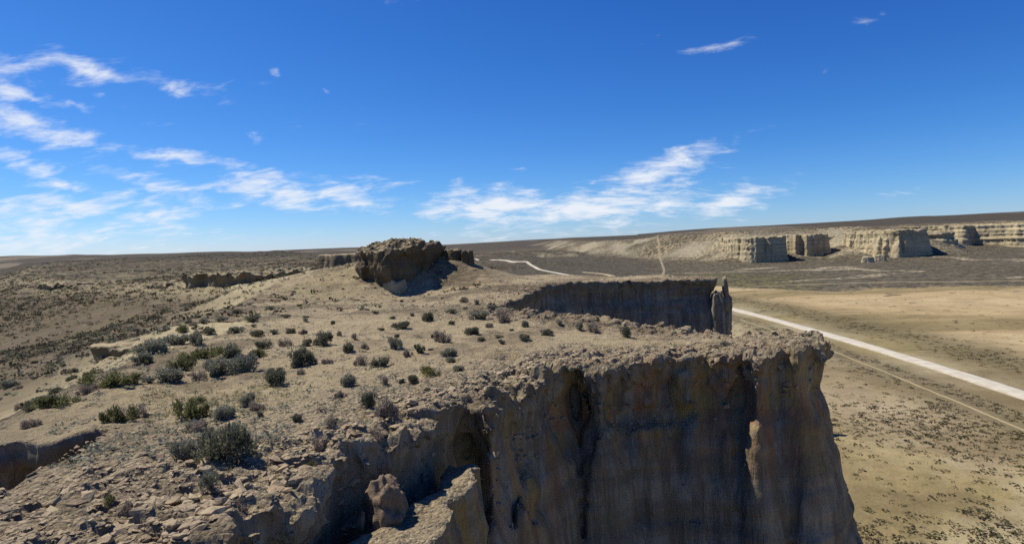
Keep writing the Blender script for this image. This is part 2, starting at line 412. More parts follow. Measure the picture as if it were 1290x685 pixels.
SOIL = (0.410, 0.338, 0.222)
def ridge_material():
    m, t = material('ridge_rock_and_soil')
    g = t.n('ShaderNodeNewGeometry')
    P, N = g.outputs['Position'], g.outputs['True Normal']
    nz = t.n('ShaderNodeSeparateXYZ', {0: g.outputs['Normal']}).outputs[2]
    zone = t.n('ShaderNodeSeparateColor', {0: t.n('ShaderNodeAttribute', attribute_name='zone').outputs['Color']})
    green, gravel, stain = zone.outputs[0], zone.outputs[1], zone.outputs[2]
    big, mid, fine, grit = t.noise(P, 0.22, 3), t.noise(P, 1.3, 5, 0.6), t.noise(P, 6.5, 5, 0.65), t.noise(P, 24.0, 4, 0.7)
    # sandy top
    soil = t.mix(t.ramp(big, 0.35, 0.65), SOIL, (0.35, 0.283, 0.185))
    soil = t.mix(t.ramp(mid, 0.50, 0.68, 0, 0.55), soil, (0.275, 0.215, 0.145))
    stones = t.n('ShaderNodeTexVoronoi', {'Vector': t.vm('ADD', P, t.vm('SCALE', t.n('ShaderNodeTexNoise', {'Vector': P, 'Scale': 5.0}).outputs['Color'], 0.15)), 'Scale': 8.5}, feature='F1')
    st = t.n('ShaderNodeSeparateColor', {0: stones.outputs['Color']}).outputs[0]
    gravel_col = t.mix(st, (0.215, 0.165, 0.120), (0.450, 0.375, 0.265))
    gm = t.m('MULTIPLY', t.ramp(t.m('ADD', mid, t.m('MULTIPLY', gravel, 0.45)), 0.52, 0.75), 0.85)
    soil = t.mix(gm, soil, gravel_col)
    soil = t.mix(t.m('MULTIPLY', green, t.ramp(fine, 0.38, 0.62)), soil, (0.175, 0.155, 0.055))
    soil = t.mix(t.ramp(grit, 0.50, 0.66, 0, 0.75), soil, (0.155, 0.122, 0.088))
    soil = t.mix(t.ramp(fine, 0.50, 0.66, 0, 0.45), soil, (0.185, 0.148, 0.105))
    soil = t.mix(t.ramp(grit, 0.46, 0.30, 0, 0.6), soil, (0.52, 0.455, 0.345))
    # steep rock: grey with upright streaks, faint beds and ochre or rusty staining under the rim
    sv = t.n('ShaderNodeMapping', {'Vector': P, 'Scale': (1.0, 1.0, 0.10)}).outputs[0]
    hv = t.n('ShaderNodeMapping', {'Vector': P, 'Scale': (0.12, 0.12, 1.0)}).outputs[0]
    streak, streak2, bed = t.noise(sv, 1.7, 5, 0.65, 0.4), t.noise(sv, 5.5, 4, 0.65), t.noise(hv, 1.1, 5, 0.6)
    rock = t.mix(t.ramp(bed, 0.36, 0.64), (0.165, 0.146, 0.118), (0.265, 0.236, 0.192))
    rock = t.mix(t.ramp(streak, 0.42, 0.62, 0, 0.8), rock, (0.125, 0.102, 0.078))
    rock = t.mix(t.ramp(streak2, 0.52, 0.70, 0, 0.5), rock, (0.34, 0.295, 0.235))
    rock = t.mix(t.ramp(fine, 0.52, 0.7, 0, 0.5), rock, (0.11, 0.088, 0.066))
    sm = t.m('MULTIPLY', stain, t.ramp(t.noise(sv, 0.8, 5, 0.6, 0.8), 0.40, 0.60))
    scol = t.mix(t.ramp(t.noise(P, 0.45, 3), 0.44, 0.58), (0.33, 0.215, 0.055), (0.31, 0.14, 0.055))
    rock = t.mix(t.m('MULTIPLY', sm, 0.62), rock, scol)
    wild = t.n('ShaderNodeAttribute', attribute_name='zone').outputs['Alpha']
    soil = t.mix(t.m('MULTIPLY', wild, 0.8), soil, t.mix(t.ramp(mid, 0.40, 0.60), (0.175, 0.138, 0.092), (0.095, 0.076, 0.052)))
    steep = t.ramp(t.m('ADD', nz, t.m('MULTIPLY', t.m('SUBTRACT', fine, 0.5), 0.35)), 0.78, 0.52)
    col = t.mix(steep, soil, rock)
    hgt = t.m('MULTIPLY', t.m('ADD', t.m('MULTIPLY', fine, 0.7), t.m('MULTIPLY', grit, 0.30)), t.m('MULTIPLY_ADD', steep, -0.80, 1.0))
    hgt = t.m('ADD', hgt, t.m('MULTIPLY', t.m('MULTIPLY', stones.outputs['Distance'], t.m('MULTIPLY', t.m('ADD', gm, 0.15), t.m('SUBTRACT', 1.0, steep, clamp=True))), -0.55))
    hgt = t.m('ADD', hgt, t.m('MULTIPLY', t.m('MULTIPLY', t.m('ADD', streak2, bed), steep), 0.5))
    return finish(m, t, col, 0.97, hgt, 0.95, 0.22)

def ground_material():
    m, t = material('desert_ground')
    g = t.n('ShaderNodeNewGeometry')
    P = g.outputs['Position']
    nz = t.n('ShaderNodeSeparateXYZ', {0: g.outputs['Normal']}).outputs[2]
    base = t.n('ShaderNodeAttribute', attribute_name='base').outputs['Color']
    zone = t.n('ShaderNodeSeparateColor', {0: t.n('ShaderNodeAttribute', attribute_name='zone').outputs['Color']})
    sage, far, field = zone.outputs[0], zone.outputs[1], zone.outputs[2]
    n1, nb, n4 = t.noise(P, 0.09, 5, 0.6), t.noise(P, 0.55, 5, 0.65), t.noise(P, 3.2, 5, 0.65)
    col = t.mix(t.ramp(n1, 0.40, 0.64, 0, 0.45), base, t.mix(1.0, base, (0.55, 0.52, 0.48), 'MULTIPLY'))
    col = t.mix(t.ramp(nb, 0.50, 0.68, 0, 0.45), col, t.mix(1.0, base, (0.50, 0.50, 0.44), 'MULTIPLY'))
    col = t.mix(t.ramp(nb, 0.46, 0.30, 0, 0.30), col, t.mix(0.5, col, (0.42, 0.36, 0.26)))
    col = t.mix(t.ramp(n4, 0.53, 0.70, 0, 0.5), col, (0.13, 0.115, 0.075))
    def dots(scale, rad, seed):
        v = t.n('ShaderNodeTexVoronoi', {'Vector': t.vm('ADD', P, (seed, seed * 2, 0)), 'Scale': scale, 'Randomness': 1.0}, feature='F1', voronoi_dimensions='2D')
        c = t.n('ShaderNodeSeparateColor', {0: v.outputs['Color']})
        thr = t.m('MULTIPLY', t.m('ADD', c.outputs[0], 0.45), rad)
        on = t.m('GREATER_THAN', sage, t.m('MULTIPLY', c.outputs[1], 0.95))
        return t.m('MULTIPLY', t.ramp(v.outputs['Distance'], thr, t.m('MULTIPLY', thr, 0.55)), on), c.outputs[2]
    dd, dc = dots(0.42, 0.42, 3.0)
    ee, ec = dots(0.17, 0.40, 9.0)
    bush = t.mix(dc, (0.034, 0.032, 0.024), (0.085, 0.077, 0.056))
    col = t.mix(t.m('MULTIPLY', dd, far), col, bush)
    col = t.mix(t.m('MULTIPLY', t.m('MULTIPLY', ee, far), 0.75), col, (0.046, 0.042, 0.032))
    # bare eroded slopes
    bare = t.m('MULTIPLY', t.ramp(nz, 0.985, 0.90), field)
    col = t.mix(t.m('MULTIPLY', bare, 0.62), col, t.mix(nb, (0.40, 0.355, 0.27), (0.30, 0.265, 0.20)))
    hgt = t.m('ADD', t.m('MULTIPLY', nb, 0.5), t.m('MULTIPLY', n4, 0.25))
    hgt = t.m('ADD', hgt, t.m('MULTIPLY', dd, far))
    return finish(m, t, col, 0.98, hgt, 0.8, 0.5)

def cliff_material(name, tone=1.0, warm=1.0):
    m, t = material(name)
    g = t.n('ShaderNodeNewGeometry')
    P = g.outputs['Position']
    nz = t.n('ShaderNodeSeparateXYZ', {0: g.outputs['Normal']}).outputs[2]
    sv = t.n('ShaderNodeMapping', {'Vector': P, 'Scale': (1, 1, 0.12)}).outputs[0]
    hv = t.n('ShaderNodeMapping', {'Vector': P, 'Scale': (0.04, 0.04, 1.0)}).outputs[0]
    bed, streak, mid = t.noise(hv, 0.55, 6, 0.65), t.noise(sv, 0.35, 5, 0.6), t.noise(P, 0.5, 5, 0.65)
    a = tuple(c * tone for c in (0.44, 0.375 * warm, 0.255 * warm)); b = tuple(c * tone for c in (0.31, 0.26 * warm, 0.175 * warm))
    col = t.mix(t.ramp(bed, 0.38, 0.62), a, b)
    col = t.mix(t.ramp(streak, 0.48, 0.66, 0, 0.7), col, tuple(c * tone for c in (0.215, 0.175, 0.12)))
    col = t.mix(t.ramp(mid, 0.52, 0.72, 0, 0.4), col, tuple(c * tone for c in (0.19, 0.155, 0.105)))
    topm = t.mix(t.ramp(mid, 0.45, 0.6), (0.34, 0.285, 0.19), (0.165, 0.14, 0.095))
    col = t.mix(t.ramp(nz, 0.70, 0.90), col, topm)
    hgt = t.m('ADD', t.m('MULTIPLY', bed, 0.6), t.m('ADD', t.m('MULTIPLY', streak, 0.6), t.m('MULTIPLY', mid, 0.5)))
    return finish(m, t, col, 0.97, hgt, 0.7, 0.9)

def rock_material(name, a, b, dark):
    m, t = material(name)
    P = t.n('ShaderNodeNewGeometry').outputs['Position']
    rnd = t.n('ShaderNodeObjectInfo').outputs['Random']
    isl = t.n('ShaderNodeNewGeometry').outputs['Random Per Island']
    r = t.m('FRACT', t.m('ADD', rnd, isl))
    col = t.mix(r, a, b)
    fine, mid = t.noise(P, 22, 5, 0.7), t.noise(P, 5, 4, 0.6)
    col = t.mix(t.ramp(mid, 0.48, 0.68, 0, 0.6), col, dark)
    col = t.mix(t.ramp(fine, 0.52, 0.7, 0, 0.5), col, tuple(c * 1.45 for c in a))
    return finish(m, t, col, 0.97, t.m('ADD', fine, mid), 0.6, 0.05)

def leaf_material(name, a, b, trans=0.3):
    m, t = material(name)
    rnd = t.n('ShaderNodeObjectInfo').outputs['Random']
    isl = t.n('ShaderNodeNewGeometry').outputs['Random Per Island']
    col = t.mix(t.m('FRACT', t.m('ADD', t.m('MULTIPLY', rnd, 0.7), t.m('MULTIPLY', isl, 0.6))), a, b)
    dif = t.n('ShaderNodeBsdfDiffuse', {'Color': col})
    tr = t.n('ShaderNodeBsdfTranslucent', {'Color': col})
    mx = t.n('ShaderNodeMixShader', {0: trans, 1: dif.outputs[0], 2: tr.outputs[0]})
    t.t.links.new(mx.outputs[0], t.n('ShaderNodeOutputMaterial').inputs[0])
    return m

def road_material(name, a, b):
    m, t = material(name)
    P = t.n('ShaderNodeNewGeometry').outputs['Position']
    n1, nb = t.noise(P, 0.6, 4, 0.6), t.noise(P, 5, 4, 0.6)
    col = t.mix(t.ramp(n1, 0.35, 0.65), a, b)
    col = t.mix(t.ramp(nb, 0.55, 0.72, 0, 0.4), col, tuple(c * 0.7 for c in b))
    ln = t.n('ShaderNodeAttribute', attribute_name='lane').outputs['Fac']
    col = t.mix(t.m('ADD', t.m('SUBTRACT', 0.75, ln), t.m('MULTIPLY', t.m('SUBTRACT', n1, 0.5), 0.8), clamp=True), col, (0.24, 0.205, 0.15))
    return finish(m, t, col, 0.95, nb, 0.4, 0.05)

M_RIDGE = ridge_material()
M_GROUND = ground_material()
M_CLIFF = cliff_material('pale_bluff_rock', 1.12)
M_BUTTE = cliff_material('brown_butte_rock', 0.32, 0.96)
M_LEDGE = cliff_material('grey_brown_ledge_rock', 0.5, 0.98)
M_ROCK = rock_material('tan_rock', (0.39, 0.32, 0.225), (0.29, 0.22, 0.16), (0.17, 0.13, 0.10))
M_ROCK2 = rock_material('red_brown_rock', (0.29, 0.185, 0.12), (0.22, 0.15, 0.115), (0.13, 0.09, 0.07))
M_BOULDER = rock_material('brown_boulder_rock', (0.205, 0.155, 0.115), (0.205, 0.155, 0.115), (0.115, 0.085, 0.065))
M_SAGE = [leaf_material('grey_green_sage', (0.330, 0.320, 0.235), (0.215, 0.212, 0.150)),
          leaf_material('olive_shrub', (0.235, 0.225, 0.090), (0.150, 0.152, 0.065)),
          leaf_material('dark_sage', (0.210, 0.205, 0.135), (0.135, 0.136, 0.088)),
          leaf_material('dry_purple_shrub', (0.37, 0.31, 0.24), (0.25, 0.205, 0.16))]
M_SCRUB = [leaf_material('dark_scrub', (0.095, 0.088, 0.055), (0.060, 0.056, 0.036)), leaf_material('olive_scrub', (0.130, 0.120, 0.055), (0.080, 0.076, 0.036)), leaf_material('brown_scrub', (0.145, 0.115, 0.080), (0.090, 0.072, 0.052))]
M_WOOD = rock_material('shrub_stem', (0.16, 0.125, 0.095), (0.12, 0.095, 0.07), (0.08, 0.06, 0.05))
M_GRASS = leaf_material('dry_grass', (0.30, 0.245, 0.12), (0.20, 0.185, 0.075), 0.3)
M_ROAD = road_material('pale_gravel', (0.53, 0.495, 0.44), (0.46, 0.425, 0.37))
M_PLAIN = road_material('brown_track_dirt', (0.26, 0.215, 0.155), (0.22, 0.18, 0.13))
M_FAINT = road_material('faint_track_dirt', (0.315, 0.27, 0.175), (0.28, 0.24, 0.15))
M_TRACK = road_material('pale_dirt', (0.37, 0.305, 0.215), (0.30, 0.245, 0.17))

# ------------------------------------------------------------------ ridge blocks (carved as solids so that cliffs really overhang)
def zone_ridge(V, d):
    x, y, z = V.T
    def blob(cx, cy, sx, sy): return np.exp(-((x - cx) / sx) ** 2 - ((y - cy) / sy) ** 2)
    gr = 0.9 * blob(-24, 74, 6, 9) + 0.7 * blob(-9.5, 20.5, 1.6, 1.4) + 0.6 * blob(-13.5, 21, 2.5, 1.2) + 0.7 * blob(0.0, 22.0, 0.7, 0.8) + 0.6 * blob(10, 28.6, 4, 1.6) + 0.5 * blob(-26, 48, 9, 8)
    gr = np.clip(gr * (0.7 + 0.6 * fbm(x, y, 0.5, 3)), 0, 1) + 0.25 * np.clip(fbm(x, y, 0.09, 3, off=5), 0, 1)
    gv = np.clip(sst(-6, -0.8, d) * 0.8 + 0.9 * blob(-6, 10, 4, 5) + fbm(x, y, 0.12, 3, off=9) * 0.7, 0, 1)
    s = 17.2 - z
    stn = np.clip(np.exp(-((s - 2.2) / 2.4) ** 2) * 1.0 * sst(-2.5, 1, x) + 0.8 * sst(1.9, -0.5, x) * sst(0.8, 2, s) * sst(9, 4, s), 0, 1) * sst(60, 45, y)
    wild = np.clip(sst(-3, 7, -sd_poly(BASIN, x, y) + 4 * fbm(x, y, .12, 3, off=3)) + 0.85 * (blob(-3, 64, 8, 10) + 1.6 * np.exp(-np.maximum(sd_poly(BUTTE, x, y), 0) / 6.0)) * sst(-.4, .3, fbm(x, y, .3, 3, off=8)) + 0.75 * sst(0.05, 0.75, fbm(x, y, .22, 5, .6, off=61)), 0, 1)
    return np.stack([np.clip(gr, 0, 1), gv, stn, wild], 1)

def carve(x0, x1, y0, y1, z0, z1, h, near):
    X = np.arange(x0, x1 + h, h, dtype=f32); Y = np.arange(y0, y1 + h, h, dtype=f32); Z = np.arange(z0, z1 + h, h, dtype=f32)
    x2, y2 = np.meshgrid(X, Y, indexing='ij')
    d2 = d_ridge(x2, y2)
    t2 = top(x2, y2, d2)
    f = np.empty((len(X), len(Y), len(Z)), f32)
    amp = 1.0
    for i in range(len(X)):                       # slab by slab: cheap field first, noise only near the wall
        d, t = d2[i][:, None], t2[i][:, None]
        s = t - Z[None, :]
        b = 0.22 * np.exp(-(s / 0.9) ** 2) - 0.30 * np.exp(-((s - 2.0) / 1.1) ** 2) + 0.165 * np.maximum(s - 1.2, 0)
        w = d - b
        jj, kk = np.nonzero((np.abs(w) < 1.8) & (s > -0.4))
        if len(jj):
            xx, yy, zz, ss = X[i], Y[jj], Z[kk], s[jj, kk]
            xx = np.full(len(jj), xx, f32)
            low = sst(0.3, 2.5, ss)
            nn = 0.24 * n3(xx * .5, yy * .5, zz * .06) * low + 0.07 * (np.abs(n3(xx * 1.25, yy * 1.25, zz * .11, 4)) * 2 - 0.7) * low
            if not near: nn += 0.85 * n3(xx * .17, yy * .17, zz * .03, 41) * low + 0.35 * n3(xx * .5, yy * .5, zz * .35, 43) * low
            nn += 0.08 * n3(xx * 3.1, yy * 3.1, zz * .7, 8) + 0.04 * n3(xx * 6.3, yy * 6.3, zz * 3.3, 2)
            nn += (0.10 * n3(xx * .2, yy * .2, zz * 1.7, 6) + 0.07 * n3(xx * .3, yy * .3, zz * 4.6, 16)) * low
            nn -= 0.28 * sst(0.10, 0.0, np.abs(n3(xx * .62 + 0.25 * zz * .1, yy * .62, zz * .10, 19))) * low
            nn += 0.05 * np.abs(n3(xx * 2.2, yy * 2.2, zz * .9, 29))
            cap = np.exp(-(ss / 1.3) ** 2)
            q = n3(xx * 2.0, yy * 2.0, zz * 2.6, 13)
            nn += cap * (0.26 * np.round(q * 3) / 3 + 0.16 * n3(xx * 4.4, yy * 4.4, zz * 5, 3) + 0.2 * n3(xx * .9, yy * .9, zz * .5, 7))
            w[jj, kk] -= nn
        f[i] = np.maximum(np.maximum(-s, w), -0.7 - Z[None, :])
    if near:
        ix = (X > -7) & (X < 2)
        jx = (Y > 5) & (Y < 20)
        a = np.ix_(ix, jx)
        xs, ys = x2[a], y2[a]
        xw = xs + 0.22 * n2(xs, ys, 1.3, 5); yw = ys + 0.22 * n2(xs, ys, 1.3, 9)
        dl, dsl = sd_poly(LEDGE, xw, yw), sd_poly(SLOT, xs, ys)
        lt = 15.75 + 0.10 * n2(xs, ys, 0.9, 3) + 0.10 * n2(xs, ys, 2.8, 7) + 0.07 * np.abs(n2(xs, ys, 5.2, 2)) + 0.40 * np.exp(-((xs + 1.05) ** 2 + (ys - 16.4) ** 2) / 0.5)
        fl = 13.0 + 0.12 * (ys - 12) + 0.15 * n2(xs, ys, 1.6, 7)
        zz = Z[None, None, :]
        dl3 = dl[..., None]
        X3, Y3, Z3 = np.broadcast_arrays(xs[..., None], ys[..., None], zz)
        wl = dl3 - 0.10 * np.maximum(15.7 - zz, 0)
        band = np.abs(wl) < 0.8
        nn = np.zeros(wl.shape, f32)
        xb, yb, zb = X3[band], Y3[band], Z3[band]
        nn[band] = 0.22 * n3(xb * 1.5, yb * 1.5, zb * 1.1, 3) + 0.13 * n3(xb * 3.6, yb * 3.6, zb * 3.0, 5) + 0.06 * n3(xb * 7, yb * 7, zb * 7, 9)
        led = np.maximum(zz - lt[..., None], wl - nn)
        slo = np.maximum(zz - fl[..., None], dsl[..., None])
        f[np.ix_(ix, jx, np.arange(len(Z)))] = np.minimum(f[np.ix_(ix, jx, np.arange(len(Z)))], np.minimum(led, slo))
        # gully that cuts in from the left
        ix = X < -8; jx = (Y > 5) & (Y < 20)
        a = np.ix_(ix, jx)
        xs, ys = x2[a], y2[a]
        dn = sd_poly(NOTCH, xs + 0.30 * n2(xs, ys, 0.8, 3) + .25 * n2(xs, ys, 2.2, 5), ys + 0.35 * n2(xs, ys, 0.8, 8) + .30 * n2(xs, ys, 2.2, 2))
        sN = np.maximum(t2[a][..., None] - zz, 0)
        wob = 0.4 * n2(xs[..., None] * 0.6 + ys[..., None] * 0.6, zz * 2.2 + 0 * xs[..., None], 1.0, 4)
        cN = np.maximum(dn[..., None] + 0.22 * sN - 0.75 * np.exp(-((sN - 1.2) / 0.9) ** 2) + wob, (10.8 + 0.25 * (xs[..., None] + 11) + 0.3 * n2(xs, ys, 1.0, 6)[..., None]) - zz)
        a3 = np.ix_(ix, jx, np.arange(len(Z)))
        f[a3] = np.maximum(f[a3], -cN)
    V, F = surface_nets(f, (x0, y0, z0), h)
    return V.astype(f32), F

NEAR_BOX = (-18.0, 17.5, 5.0, 46.0)
MID_BOX = (-29.0, 29.0, 45.6, 97.0)

def ridge_block(box, z0, z1, h, near, cliff_name, cliff_props):
    V, F = carve(*box, z0, z1, h, near)
    d = d_ridge(V[:, 0], V[:, 1])
    tt = top(V[:, 0], V[:, 1], d)
    # ease the stepping of the carving grid out of the sheer walls
    wgt = (0.65 * sst(0.7, 1.6, tt - V[:, 2]))[:, None]
    E = np.concatenate([F[:, [0, 1]], F[:, [1, 2]], F[:, [2, 3]], F[:, [3, 0]]])
    cnt = np.maximum(np.bincount(E[:, 0], minlength=len(V)), 1)[:, None]
    for _ in range(4):
        avg = np.stack([np.bincount(E[:, 0], weights=V[E[:, 1], q], minlength=len(V)) for q in range(3)], 1) / cnt
        V = (V + wgt * (avg - V)).astype(f32)
    Z = zone_ridge(V, d)
    wall = ((d > -0.7) | (V[:, 2] < tt - 0.5)) & (d > -2.0) & (V[:, 2] < 22)
    fw = wall[F].sum(1) >= 3
    gz = (Z[:, 1] > 0.45) & (V[:, 2] > tt - 2.0) & (V[:, 1] < 60)
    vf, ff, u = submesh(V, F, ~fw)
    me = mesh_np('ridge', vf, ff, M_RIDGE, cols={'zone': Z[u]})
    me.polygons.foreach_set('use_smooth', ~(gz[u][ff].all(1)))
    link('ridge', me, kind='structure')
    vf, ff, u = submesh(V, F, fw)
    me = mesh_np(cliff_name, vf, ff, M_RIDGE, cols={'zone': Z[u]})
    me.polygons.foreach_set('use_smooth', ~(gz[u][ff].all(1)))
    return link(cliff_name, me, **cliff_props)

cliff_near = ridge_block(NEAR_BOX, -1.0, 19.0, 0.105, True, 'cliff',
    dict(label='tall sheer cliff with ragged sunlit rim and dark shaded face in the foreground', category='cliff'))
cliff_mid = ridge_block(MID_BOX, -1.0, 21.2, 0.22, False, 'cliff',
    dict(label='long flat-topped shaded cliff with a thin rock spire at its end beside the road', category='cliff'))
print('ridge blocks', round(time.time() - T0, 1))

# ------------------------------------------------------------------ ground sheet out to the horizon
def ground_sheet():
    na = 980
    core = np.linspace(R(-50), R(50), na)
    side = np.linspace(R(50), R(310), 150)[1:-1]
    ang = np.concatenate([core, side])
    rad = np.concatenate([np.geomspace(3.0, 60, 170)[:-1], np.geomspace(60, 1500, 430)[:-1], np.geomspace(1500, 14000, 110)])
    A, Rr = np.meshgrid(ang, rad, indexing='ij')
    x, y = (np.sin(A) * Rr).astype(f32), (np.cos(A) * Rr).astype(f32)
    d = d_ridge(x, y)
    z = height(x, y, d)
    vz = valley(x, y, d)
    for bx in (NEAR_BOX, MID_BOX):            # under the carved blocks the sheet runs on as valley floor
        ins = (x > bx[0] + .4) & (x < bx[1] - .4) & (y > bx[2] + .4) & (y < bx[3] - .4)
        edge = (x > bx[0]) & (x < bx[1]) & (y > bx[2]) & (y < bx[3]) & ~ins & (d < 0)
        z = np.where(ins, vz, np.where(edge, z - 0.07, z))
    na_, nr = A.shape
    I = np.arange(na_ * nr).reshape(na_, nr)
    J = np.roll(I, -1, 0)
    F = np.stack([I[:, :-1], I[:, 1:], J[:, 1:], J[:, :-1]], -1).reshape(-1, 4)[:, ::-1]
    V = np.stack([x, y, z], -1).reshape(-1, 3)
    # what grows where: base colour, shrub cover
    x, y, z = V.T
    d = d_ridge(x, y)
    a = x / np.maximum(y, 1.0)
    rx = road_x(y)
    side = x - rx
    big = fbm(x, y, 0.010, 4, off=12); stre = fbm(x * 0.25, y, 0.05, 4, off=6); sm = fbm(x, y, 0.05, 4, off=3)
    base = np.tile(np.array((0.360, 0.308, 0.200), f32), (len(V), 1))
    def lay(colr, k):
        k = np.clip(k, 0, 1)[:, None]
        base[:] = base * (1 - k) + np.array(colr, f32) * k
    val = (d > 0) & (y > -50)
    # valley floor near the cliff: straw with green tinge
    lay((0.305, 0.245, 0.110), val * sst(-0.2, 0.5, sm) * 0.8)
    pat = fbm(x, y, 0.11, 4, off=71)
    lay((0.190, 0.150, 0.080), val * sst(0.05, 0.6, pat) * sst(150, 100, y) * 0.75)
    lay((0.43, 0.36, 0.24), val * sst(0.25, 0.8, -pat) * sst(150, 100, y) * 0.7)
    lay((0.42, 0.355, 0.25), val * np.exp(-((x - 44) / 9) ** 2 - ((y - 75) / 14) ** 2))
    lay((0.205, 0.155, 0.095), val * sst(0.0, 0.6, fbm(x, y, 0.035, 4, off=31)) * 0.6 * sst(40, 60, y))
    # beyond the road: golden dry flat, olive towards its edges
    edge = np.interp(a, [0.1, 0.3, 0.38, 0.5, 0.8, 1.2], [330, 300, 268, 238, 205, 190]) + 16 * big + 9 * sm
    flat = val * sst(4, 14, side) * sst(edge + 14, edge - 14, y)
    lay((0.395, 0.300, 0.175), flat)
    lay((0.195, 0.158, 0.078), flat * sst(0.0, 0.55, stre) * 0.75)
    lay((0.46, 0.37, 0.235), flat * sst(0.1, 0.7, -stre) * 0.6)
    lay((0.130, 0.112, 0.060), val * np.exp(-((side - 12) / 9) ** 2) * 0.85)
    lay((0.150, 0.125, 0.080), val * np.exp(-((side + 8) / 5) ** 2) * 0.75)
    # sage plain
    plain = val * sst(edge - 6, edge + 12, y) * sst(1500, 900, y) * (side > 0) + val * (side <= 0) * sst(280, 340, y) * sst(1500, 900, y)
    lay((0.135, 0.115, 0.084), plain)
    lay((0.135, 0.122, 0.052), plain * sst(0.52, 0.42, a) * sst(edge + 110, edge + 40, y) * 0.9)
    wash = np.abs(fbm(x, y, 0.012, 3, off=93) + 0.25 * stre)
    lay((0.42, 0.36, 0.26), plain * sst(0.16, 0.05, wash) * sst(edge + 10, edge + 60, y) * sst(560, 440, y) * sst(60, 140, x) * 0.9)
    lay((0.092, 0.080, 0.062), plain * sst(60, 0, x - 0.18 * y) * 0.9)
    mes = sst(-20, 30, -sd_poly(MESA, x, y))
    msd = -sd_poly(MESA, x, y)
    lay((0.115, 0.092, 0.066), mes * 0.9)
    lay((0.300, 0.248, 0.168), sst(-42, -12, msd) * sst(170, 30, msd) * np.clip(0.75 + 0.7 * sm, 0, 1) * 0.85)
    farm = sst(900, 1500, y)
    lay((0.070, 0.060, 0.049), farm)
    lay((0.20, 0.172, 0.130), farm * sst(0.3, 0.7, fbm(x, y, 0.004, 4, off=41)) * sst(2600, 1800, y) * 0.8)
    lay((0.55, 0.50, 0.41), np.exp(-((x - 409) / 22) ** 2 - ((y - 900) / 40) ** 2) * 1.6)
    # left side: slopes and basin
    lf = (d < 0) & (y > 0)
    tb = -sd_poly(BASIN, x, y)
    lay((0.120, 0.096, 0.064), lf * sst(-2, 10, tb))
    lay((0.082, 0.069, 0.050), lf * sst(16, 60, tb))
    lay((0.120, 0.112, 0.032), lf * sst(10, 30, tb) * sst(0.35, 0.7, fbm(x, y, 0.03, 3, off=51)) * 0.7)
    lay((0.105, 0.084, 0.058), lf * sst(95, 130, y) * sst(10, -10, tb) * 0.8)
    lay((0.062, 0.052, 0.040), lf * sst(190, 300, y))
    sage = np.clip(0.35 + 0.5 * big, 0.1, 1)
    sage = np.where(val, np.clip(plain * (0.95 + 0.3 * big) + 0.05, 0, 1), sage)
    sage = np.where(lf, np.clip(0.7 + 0.4 * sm + 0.3 * sst(0, 60, tb), 0, 1), sage)
    sage = np.where(flat > 0.6, 0.03, sage)
    sage = np.clip(np.maximum(sage, mes * 0.65), 0, 1)
    far = sst(110, 240, np.hypot(x, y))
    zone = np.stack([sage, far, val * sst(400, 470, y) * sst(-0.5, 0.1, fbm(x, y, 0.012, 3, off=81))], 1)
    link('ground', mesh_np('ground', V, F, M_GROUND, cols={'base': base, 'zone': zone}), kind='structure')
ground_sheet()
print('ground', round(time.time() - T0, 1))

# ------------------------------------------------------------------ free-standing rock forms
def formation(name, poly, z0, ztop, h, mat, batter=0.18, flute=1.0, flute_s=0.12, warp=2.0, warp_s=0.05, cap=0.0, cap_h=2.0, bench=0.0, dome=0.0, rough=0.4, off=0.0, shrink=0.0, fz=0.12,
              parent=None, zones=None, **props):
    P = np.array(poly, f32)
    g = batter * (ztop - z0) + flute + warp + cap + h * 3
    x0, y0 = P.min(0) - g; x1, y1 = P.max(0) + g
    X = np.arange(x0, x1, h, dtype=f32); Y = np.arange(y0, y1, h, dtype=f32); Z = np.arange(z0 - h, ztop + rough * 2 + 4 * h, h, dtype=f32)
    x2, y2 = np.meshgrid(X, Y, indexing='ij')
    d = sd_poly(P, x2 + warp * n2(x2, y2, warp_s, off), y2 + warp * n2(x2, y2, warp_s, off + 7))
    c = P.mean(0)
    t = ztop + rough * (n2(x2, y2, flute_s * 2, off + 3) + 0.5 * n2(x2, y2, flute_s * 6, off + 5)) - dome * ((x2 - c[0]) ** 2 + (y2 - c[1]) ** 2)
    s = t[..., None] - Z
    xx, yy, zz = np.broadcast_arrays(x2[..., None], y2[..., None], Z[None, None, :])
    k = flute_s
    nn = flute * (0.62 * (np.abs(n3(xx * k, yy * k, zz * k * fz, off)) * 2 - 0.75) + 0.30 * n3(xx * k * 2.7, yy * k * 2.7, zz * k * .5, off + 4)
                  + 0.18 * n3(xx * k * 6, yy * k * 6, zz * k * 4, off + 2))
    b = batter * np.maximum(s, 0) + cap * np.exp(-(s / cap_h) ** 2) + bench * n3(xx * k * .15, yy * k * .15, zz * (2.2 / max(cap_h, .5)), off + 9)
    f = np.maximum(-s, d[..., None] + shrink - b - nn)
    f = np.maximum(f, (z0 - zz) + h * 0.5)
    V, F = surface_nets(np.ascontiguousarray(f), (x0, y0, z0 - h), h)
    me = mesh_np(name, V, F, mat, cols=None if zones is None else {'zone': zones(V)})
    return link(name, me, parent, **props)

def props(label, category, group=None):
    p = {'label': label, 'category': category}
    if group: p['group'] = group
    return p

